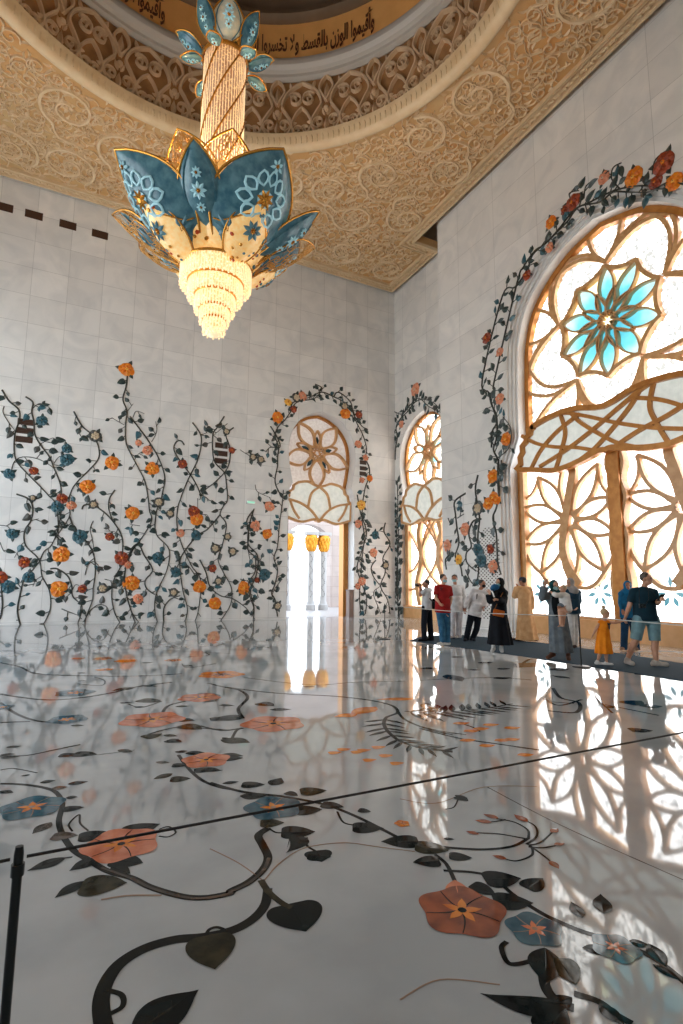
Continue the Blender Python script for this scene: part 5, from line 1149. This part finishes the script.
        for q in (-1, 1):
            m_ = MB(); m_.ell(s.J['head']+s.f*.083*s.k*hk+s.l*q*.031*s.k*hk+UP*.01*s.k*hk, .013*s.k*hk, .007*s.k*hk, .007*s.k*hk, (s.l, s.f, UP), 10, 6); m_.build('eye', M['eye'], s.e)
        return o
    def part(s, b, name, m, vox=.012, smooth=3, lab=None):
        b.v = [(v[0], v[1], max(v[2], s.zf+.014)) for v in b.v]
        o = remesh(b, name, m, s.e, vox, smooth)
        if lab: o['label'] = lab
        return o
    def shirt(s, m, sleeve='half', name='shirt', inf=.02, hem=0.06, fat=1.0):
        b = MB(); s.torso(b, inf, fat=fat); X, Y, Z = s.axes(); p = s.J['pel']
        k = s.k; vs = []
        n = 24
        for t, rx, ry in ((.28, .158, .118), (.0, .17, .128), (-hem, .172, .13)):
            c = p+Z*t*(1 if t > 0 else 1); vs += [c+X*((rx*k*fat+inf)*math.cos(2*PI*j/n))+Y*((ry*k*fat+inf)*math.sin(2*PI*j/n)) for j in range(n)]
        b.add(vs, [(i*n+j, i*n+(j+1) % n, (i+1)*n+(j+1) % n, (i+1)*n+j) for i in range(2) for j in range(n)]+[tuple(range(n))[::-1], tuple(2*n+j for j in range(n))])
        if sleeve:
            for S_ in 'LR': s.arm(b, S_, inf, sleeve)
        return s.part(b, name, m)
    def trousers(s, m, to='an', inf=.022, r=(.088, .06, .045), flare=.012, name='trousers'):
        b = MB(); X, Y, Z = s.axes(); b.ell(s.J['pel']-Z*.0*s.k, .165*s.k+inf*.4, .125*s.k+inf*.4, .13*s.k, (X, Y, Z), 18, 10)
        for S_ in 'LR': s.leg(b, S_, inf, to, r, flare)
        return s.part(b, name, m)
    def shoes(s, m, inf=.012, name='shoe'):
        for S_ in 'LR': s.part(s.foot(S_, inf), name, m, .008, 2)
    def hair(s, m, grow=1.0, back=.024, name='hair', drop=0.0):
        k = s.k*s.hk; h = s.J['head']; b = MB(); b.ell(h+UP*(.034-drop)*k-s.f*back*k, .082*k*grow, .094*k*grow, (.086+drop)*k*grow, (s.l, s.f, UP), 20, 14)
        rr = random.Random(3)
        for j in range(26):
            a, t = rr.uniform(0, 6.28), rr.uniform(.1, 1.2); d = s.l*math.cos(a)*math.sin(t)+s.f*math.sin(a)*math.sin(t)+UP*math.cos(t)
            if d.dot(s.f) < .62: b.ell(h+UP*(.034-drop)*k-s.f*back*k+Vector((d.x*.078, d.y*.082, d.z*.082))*k*grow, .017*k, .017*k, .012*k, None, 6, 4)
        return s.part(b, name, m, .009, 2)
    def facemask(s, m):
        k = s.k*s.hk; h = s.J['head']; b = MB(); b.ell(h+s.f*.046*k-UP*.045*k, .058*k, .054*k, .048*k, (s.l, s.f, UP), 16, 10)
        return s.part(b, 'face_mask', m, .009, 2)
    def scarf(s, m, drape=.16, grow=1.0, wide=.16):
        k = s.k*s.hk; h = s.J['head']; b = MB(); b.ell(h+UP*.012*k-s.f*.032*k, .094*k*grow, .106*k*grow, .118*k*grow, (s.l, s.f, UP), 20, 14)
        b.capsule(h-UP*.04*k-s.f*.03*k, s.J['neck']-UP*.01, .082*k, .098*k); b.ell(s.J['neck']-UP*.04*k, wide*k, .12*k, drape*.62*k, (s.l, s.f, UP), 18, 10)
        return s.part(b, 'headscarf', m, .011, 3)
    def gown(s, m, hem, name='gown', rings=None, folds=9, amp=.018, sleeve='wr', inf=.024, sl=(.054, .06, .07), arms='LR'):
        """long garment lofted from the shoulders to the hem, with hanging folds, plus sleeves; hem = (centre, half width, half depth)"""
        X, Y, Z = s.axes(); J, k = s.J, s.k; hc, hx, hy = hem; n = 48; rs = [(J['neck']-Z*.06*k, .14*k, .09*k, 0), (J['neck']-Z*.17*k, .185*k, .135*k, 0), (J['neck']+(J['pel']-J['neck'])*.62, .165*k, .135*k, .2), (J['pel'], .185*k, .15*k, .4)]
        for t in (.3, .6, .85, 1.0): rs.append((J['pel']+(hc-J['pel'])*t, .185*k+(hx-.185*k)*t, .15*k+(hy-.15*k)*t, .4+.6*t))
        vs = []; Xh, Yh = Vector((X.x, X.y, 0)).normalized(), Vector((Y.x, Y.y, 0)).normalized()
        for c, rx, ry, a in rs:
            for j in range(n):
                t = 2*PI*j/n; q = 1+amp/.16*a*math.cos(folds*t+.8*math.sin(2*t))
                vs.append(c+Xh*rx*q*math.cos(t)+Yh*ry*q*math.sin(t))
        R = len(rs); b = MB(); b.add(vs, [(i*n+j, i*n+(j+1) % n, (i+1)*n+(j+1) % n, (i+1)*n+j) for i in range(R-1) for j in range(n)]+[tuple(range(n))[::-1], tuple((R-1)*n+j for j in range(n))])
        s.torso(b, inf*.8)
        if sleeve:
            for S_ in arms: s.arm(b, S_, inf, sleeve, sl)
        b.v = [(v[0], v[1], max(v[2], s.zf+.01)) for v in b.v]
        return s.part(b, name, m, .013, 3)
def thing(b, name, m, label, cat, vox=None, auto=35):
    o = b.build(name, m, None, smooth=True, auto=auto); return tag(o, label, cat)
def obox(b, c, hx, hy, hz, X, Y, Z, m=0):
    vs = [c+X*(hx*i)+Y*(hy*j)+Z*(hz*q) for i in (-1, 1) for j in (-1, 1) for q in (-1, 1)]
    b.add(vs, [(0, 1, 3, 2), (4, 6, 7, 5), (0, 4, 5, 1), (2, 3, 7, 6), (0, 2, 6, 4), (1, 5, 7, 3)], m)
def bevel(o, w=.006):
    m_ = o.modifiers.new('bevel', 'BEVEL'); m_.width = w; m_.segments = 2; return o
H1 = crop(412, 565, 11.38); H2 = crop(460, 565, 11.38); H3 = crop(505, 565, 8.54); H4 = crop(585, 560, 6.97)

# 1 photographer
p = Person('person', 'person in a light grey shirt and dark trousers raising a camera, leftmost visitor', (427, 641.5), H1,
  dict(head=(160,215), neck=(172,268), shL=(150,292,-.12), shR=(205,288,.12), elL=(95,345,-.1), wrL=(90,262,-.1), elR=(120,330,.2), wrR=(100,250,.1), pel=(168,480), hipL=(150,492,-.06), hipR=(188,492,.06),
       knL=(135,670,-.05), knR=(205,680,.06), anL=(140,842,-.06), anR=(218,846,.08), toL=(95,862,-.1), toR=(180,868,.05)), 185, .94, 'skin_tan')
p.body(lat=FH, curl=1.0); p.shirt(cloth('light_grey_shirt', (196, 196, 196)), 'half'); p.trousers(cloth('navy_trousers', (22, 26, 36))); p.shoes(cloth('black_shoe', (20, 20, 22))); p.hair(M['hair_dark'])
b = MB(); c = p.pt((74, 228)); obox(b, c, .055, .07, .045, RH, FH, UP); o1 = bevel(thing(b, 'camera', M['post'], 'small black camera held up by the leftmost visitor', 'camera', auto=None))
b = MB(); b.tube([c-RH*.05, c-RH*.1], .035, 14); b.build('lens', M['post'], o1)
b = MB(); c = p.pt((258, 435, -.02)); b.ell(c, .13, .09, .16, (RH, FH, (UP+RH*.2).normalized()), 16, 10); o1 = thing(b, 'shoulder_bag', cloth('black_bag', (22, 22, 24)), 'black shoulder bag slung on the hip of the leftmost visitor', 'bag')
b = MB(); b.tube([p.pt((168, 350, -.13)), p.pt((200, 385, -.15)), p.pt((240, 420, -.1))], .018, 8); b.build('strap', M['post'], o1)

# 2 man in red
p = Person('person', 'person in a red t-shirt, blue jeans and white shoes wearing a pale face mask', (407, 645.5), H1,
  dict(head=(360,160), neck=(352,228), shL=(282,262,.0), shR=(425,266,.0), elL=(268,372,-.08), wrL=(312,432,-.2), elR=(448,388,0), wrR=(412,520,-.05), pel=(350,515), hipL=(316,528,0), hipR=(392,528,0),
       knL=(335,695,-.04), knR=(402,700,.04), anL=(352,862,0), anR=(400,868,.03), toL=(290,892,-.1), toR=(345,905,-.05)), 300, 1.03, 'skin')
p.body(lat=(RH*.97-FH*.2).normalized()); p.shirt(cloth('red_t_shirt', (158, 34, 32)), 'half'); p.trousers(cloth('blue_jeans', (58, 106, 136), (40, 84, 112))); p.shoes(cloth('white_shoe', (226, 222, 218))); p.hair(M['hair_dark']); p.facemask(M['mask'])
b = MB(); b.tube([p.pt((318, 250, -.14)), p.pt((330, 290, -.17)), p.pt((345, 252, -.14))], .01, 6); b.build('sunglasses_cord', M['post'], p.e)

# 3 man in white
p = Person('person', 'person dressed all in white with dark hair standing behind the red t-shirt', (455, 638.5), H1,
  dict(head=(484,158), neck=(492,228), shL=(448,262,-.05), shR=(572,268,.05), elL=(430,370,.1), wrL=(448,460,.0), elR=(600,385,.0), wrR=(596,478,-.08), pel=(510,478), hipL=(475,490,0), hipR=(545,490,0),
       knL=(462,650,-.04), knR=(535,655,.04), anL=(460,810,0), anR=(532,825,.03), toL=(430,835,-.1), toR=(500,850,-.1)), 250, 1.04, 'skin_tan')
p.body(lat=(RH*.98+FH*.2).normalized()); p.shirt(cloth('white_long_shirt', (226, 226, 226)), 'wr', hem=.12); p.trousers(cloth('white_trousers', (222, 220, 222))); p.shoes(cloth('pale_shoe', (206, 200, 196))); p.hair(M['hair_dark']); p.facemask(M['mask'])

# 4 leaning man
p = Person('person', 'person in a loose white shirt, dark trousers and black mask leaning to the right', (471, 641), H2,
  dict(head=(256,218), neck=(222,292), shL=(150,300,0), shR=(290,312,.0), elL=(88,405,-.05), wrL=(62,500,-.1), elR=(322,405,.05), wrR=(272,482,-.12), pel=(168,555), hipL=(132,568,0), hipR=(208,568,0),
       knL=(100,705,-.1), knR=(190,725,-.02), anL=(72,838,-.08), anR=(140,858,-.02), toL=(55,868,-.2), toR=(160,890,-.16)), 300, 1.03, 'skin_tan')
p.body(lat=RH); p.shirt(cloth('white_shirt', (230, 226, 224)), 'wr', inf=.03); p.trousers(cloth('black_trousers', (20, 24, 32))); p.shoes(cloth('dark_shoe', (40, 44, 50))); p.hair(M['hair_dark']); p.facemask(M['black_mask'])
b = MB(); b.tube([p.pt((195, 330, -.15)), p.pt((190, 390, -.17))], [.016, .008], 8); b.build('hanging_sunglasses', M['post'], p.e)

# 5 woman in black
p = Person('person', 'person in a flowing black abaya and headscarf raising a phone, orange bag at the waist', (500, 652.5), H2,
  dict(head=(448,205), neck=(456,285), shL=(398,308,-.08), shR=(512,318,.06), elL=(345,405,-.2), wrL=(338,330,-.22), elR=(478,420,-.15), wrR=(425,395,-.24), pel=(440,560), hipL=(410,575,0), hipR=(480,575,0),
       knL=(400,740,0), knR=(490,740,0), anL=(378,925,-.02), anR=(470,935,0), toL=(365,975,-.14), toR=(478,980,-.14)), 215, .98, 'skin')
hemc = p.pt((458, 905)); p.body(lat=(RH*.9+FH*-.4).normalized(), curl=1.1); p.gown(cloth('black_abaya', (16, 17, 22), (22, 24, 30)), (hemc, .27, .2), folds=8); p.scarf(cloth('black_headscarf', (20, 22, 26)), .2); p.facemask(M['mask']); p.shoes(cloth('white_sneaker', (214, 212, 208)))
b = MB(); b.ell(p.pt((398, 252, -.12)), .1, .07, .07, (RH, FH, UP), 14, 8); b.ell(p.pt((375, 268, -.16)), .07, .05, .06, None, 12, 8); p.part(b, 'blue_scarf', cloth('blue_scarf', (40, 96, 140)), .011, 3, 'blue scarf bunched under the chin')
b = MB(); obox(b, p.pt((376, 330, -.3)), .018, .009, .075, (RH*.8+FH*.6).normalized(), (FH*.8-RH*.6).normalized(), (UP-RH*.35).normalized()); bevel(thing(b, 'phone', M['phone_white'], 'white phone held up by the woman in black', 'phone', auto=None), .004)
b = MB(); obox(b, p.pt((440, 548, -.27)), .12, .04, .072, (RH*.96-UP*.2).normalized(), FH, (UP*.96+RH*.2).normalized()); o1 = bevel(thing(b, 'crossbody_bag', cloth('orange_leather', (204, 104, 30)), 'orange crossbody bag on the black abaya', 'bag', auto=None), .02)
b = MB(); obox(b, p.pt((440, 535, -.315)), .115, .006, .04, (RH*.96-UP*.2).normalized(), FH, (UP*.96+RH*.2).normalized()); bevel(b.build('flap', cloth('orange_flap', (190, 94, 26)), o1, smooth=False))
b = MB(); b.tube([p.pt((395, 505, -.22)), p.pt((430, 420, -.22)), p.pt((490, 310, -.13))], .01, 6); b.build('strap', cloth('tan_strap', (150, 96, 50)), o1)

# 6 beige robe
p = Person('person', 'person in a long beige robe and dark cap seen from behind at the window edge', (526, 641.5), H3,
  dict(head=(148,140), neck=(162,182), shL=(112,202,.0), shR=(212,212,.0), elL=(84,262,.05), wrL=(104,190,.16), elR=(228,300,.05), wrR=(222,380,.0), pel=(170,390), hipL=(140,400,0), hipR=(200,400,0),
       knL=(140,520,0), knR=(215,520,0), anL=(120,645,0), anR=(250,648,0), toL=(95,655,.05), toR=(225,662,.05)), 130, 1.02, 'skin_tan')
p.body(lat=(-RH), curl=1.2); p.gown(cloth('beige_robe', (222, 176, 128), (206, 156, 106)), (p.pt((190, 640)), .29, .2), folds=7, sl=(.056, .06, .062)); p.shoes(cloth('brown_shoe', (44, 36, 34)))
b = MB(); h = p.J['head']; b.ell(h+UP*.05-p.f*.008, .088, .1, .075, (p.l, p.f, UP), 18, 10); p.hair(M['hair_dark']); p.part(b, 'cap', cloth('grey_blue_cap', (62, 68, 84)), .009, 2)

# 7 woman in grey carrying a toddler
p = Person('person', 'person in a long grey dress and teal headscarf waving, a toddler on one arm', (560, 660), H3,
  dict(head=(424,178), neck=(428,240), shL=(365,262,.0), shR=(482,265,.0), elL=(318,275,-.05), wrL=(340,178,-.1), elR=(515,350,-.05), wrR=(470,362,-.22), pel=(450,420), hipL=(425,430,0), hipR=(480,430,0),
       knL=(430,580,-.05), knR=(505,580,.0), anL=(402,738,.06), anR=(540,768,-.03), toL=(375,752,.0), toR=(545,798,-.2)), 275, .99, 'skin')
p.body(lat=RH, curl=.25); p.gown(cloth('grey_dress', (112, 120, 124), (92, 100, 106)), (p.pt((482, 745)), .23, .19), folds=8, sl=(.056, .062, .058)); p.scarf(cloth('teal_headscarf', (22, 70, 74)), .22); p.facemask(M['mask']); p.shoes(cloth('brown_sandal', (96, 64, 50)))
X, Y, Z = p.axes(); b = MB(); b.ell(p.pt((434, 345, -.125)), .085, .045, .24, (X, Y, Z), 14, 10); p.part(b, 'dark_front_panel', cloth('black_top', (20, 26, 30)), .011, 2, 'black front of the dress')
mother = p
# 8 toddler
p = Person('person', 'toddler with fair hair in a white romper carried on the arm of the grey dress', (560, 660), H3,
  dict(head=(494,206,-.2), neck=(502,240,-.2), shL=(470,258,-.26), shR=(528,262,-.14), elL=(435,258,-.3), wrL=(408,240,-.24), elR=(540,310,-.16), wrR=(520,345,-.24), pel=(522,372,-.16), hipL=(505,380,-.22), hipR=(535,382,-.12),
       knL=(468,392,-.34), knR=(500,410,-.3), anL=(474,500,-.34), anR=(496,512,-.28), toL=(455,520,-.4), toR=(480,530,-.36)), 200, .58, 'skin')
p.zf = p.pt((470, 532, -.3)).z
p.body(lat=(-FH*.7+RH*.4).normalized(), hk=1.25, legr=(.1, .075, .055)); p.shirt(cloth('white_romper', (236, 232, 226)), 'wr', name='romper', inf=.025, hem=.04)
b = MB(); b.ell(p.J['pel']-UP*.01, .13, .11, .1, None, 14, 10); p.part(b, 'bloomers', cloth('white_bloomers', (232, 226, 218))); p.hair(M['hair_blond'], 1.0)
# 9 companion behind
p = Person('person', 'person in white trousers and a navy top with a pale scarf behind the waving figure', (573, 648), H3,
  dict(head=(552,152), neck=(568,205), shL=(540,225,.0), shR=(625,232,.0), elL=(535,300,.05), wrL=(545,370,-.05), elR=(636,300,.0), wrR=(612,360,-.12), pel=(580,395), hipL=(560,405,0), hipR=(605,405,0),
       knL=(565,540,-.04), knR=(602,540,.04), anL=(568,690,0), anR=(598,680,.03), toL=(558,712,-.1), toR=(590,700,-.1)), 215, .98, 'skin')
p.body(lat=(RH*.9-FH*.4).normalized()); p.shirt(cloth('navy_top', (34, 62, 78)), 'wr'); p.trousers(cloth('white_slacks', (222, 216, 210))); p.shoes(cloth('dark_sandal', (70, 52, 46))); p.scarf(cloth('pale_grey_scarf', (166, 158, 152)), .2, wide=.19)

# 10 girl
p = Person('person', 'small girl in an orange sundress and white shoes holding a hand', (603, 665.5), H4,
  dict(head=(142,372), neck=(132,422), shL=(106,434,.0), shR=(160,436,.0), elL=(76,482,.0), wrL=(54,525,.0), elR=(212,438,-.02), wrR=(258,428,-.05), pel=(128,520), hipL=(112,530,0), hipR=(148,530,0),
       knL=(108,650,-.02), knR=(150,655,.0), anL=(88,705,.02), anR=(150,722,-.02), toL=(125,722,0), toR=(190,742,-.05)), 335, .62, 'skin')
p.body(lat=(RH*.8+FH*.4).normalized() if False else (RH*.85-FH*.3).normalized(), hk=1.28); p.gown(cloth('orange_sundress', (246, 148, 36), (232, 126, 22)), (p.pt((130, 652)), .155, .13), name='sundress', folds=9, amp=.02, sleeve=None, inf=.014); p.shoes(cloth('white_sandal', (230, 226, 222)), .008)
p.hair(M['hair_blond'], 1.02); b = MB(); b.ell(p.J['head']+UP*.12-p.f*.03, .04, .04, .035, None, 12, 8); p.part(b, 'hair_bun', M['hair_blond'], .009, 2)
b = MB(); c = p.pt((168, 455, -.1))
for q in (-1, 1): b.leaf(frame(c, RH, UP, -FH), (0, 0), (q*.03, .05), .035, .012)
b.ell(c-UP*.03, .018, .012, .05, None, 8, 6); b.build('dark_bow', M['hair_dark'], p.e)

# 11 in blue
p = Person('person', 'person in a blue hooded top and dark blue trousers behind the man in shorts', (629, 650.5), H4,
  dict(head=(297,180), neck=(290,222), shL=(252,238,.0), shR=(318,240,.0), elL=(248,300,.0), wrL=(262,350,-.08), elR=(330,310,.0), wrR=(322,370,-.05), pel=(300,385), hipL=(280,395,0), hipR=(326,395,0),
       knL=(275,510,0), knR=(345,510,0), anL=(272,632,0), anR=(360,640,0), toL=(250,655,-.12), toR=(362,662,-.15)), 250, .98, 'skin_tan')
p.body(lat=RH); p.shirt(cloth('bright_blue_top', (26, 96, 134)), 'wr'); p.trousers(cloth('dark_blue_trousers', (28, 58, 84))); p.shoes(cloth('tan_shoe', (150, 120, 100))); p.scarf(cloth('blue_hood', (24, 104, 146)), .2)

# 12 man in shorts
p = Person('person', 'person in a dark t-shirt and pale blue shorts looking at a phone, rightmost visitor', (648, 666), H4,
  dict(head=(428,132), neck=(408,192), shL=(338,222,.04), shR=(480,226,.0), elL=(308,325,.04), wrL=(282,398,-.02), elR=(505,302,-.1), wrR=(522,282,-.3), pel=(420,400), hipL=(378,415,.0), hipR=(474,415,.0),
       knL=(352,565,.02), knR=(488,575,-.05), anL=(298,690,.12), anR=(498,712,-.08), toL=(320,735,.02), toR=(575,748,-.14)), 315, 1.08, 'skin')
p.body(lat=(RH*.95-FH*.3).normalized(), curl=1.0, fat=1.0, legr=(.086, .062, .044)); p.shirt(cloth('dark_teal_t_shirt', (24, 54, 66)), 'half', inf=.02, fat=1.04); p.trousers(cloth('pale_blue_shorts', (128, 166, 176)), 'kn', inf=.026, name='shorts'); p.shoes(cloth('grey_trainer', (188, 180, 170))); p.hair(M['hair_brown'], .97)
b = MB(); obox(b, p.pt((530, 262, -.36)), .038, .006, .075, (RH*.8-FH*.5).normalized(), (FH*.7+UP*.6).normalized(), (UP*.7+RH*.5).normalized()); bevel(thing(b, 'phone', M['post'], 'dark phone in the hand of the man in shorts', 'phone', auto=None), .004)
b = MB(); c = p.pt((400, 320, -.3)); obox(b, c, .055, .03, .038, RH, FH, UP); o1 = bevel(thing(b, 'camera', M['post'], 'black camera hanging on the chest of the man in shorts', 'camera', auto=None), .006)
b = MB(); b.tube([c-FH*.02, c-FH*.07], .03, 14); b.build('lens', M['post'], o1)
b = MB(); b.tube([c+RH*.05, p.pt((445, 270, -.19)), p.pt((440, 205, -.1))], .006, 6); b.tube([c-RH*.05, p.pt((378, 270, -.19)), p.pt((378, 205, -.1))], .006, 6); b.build('strap', M['post'], o1, smooth=False)
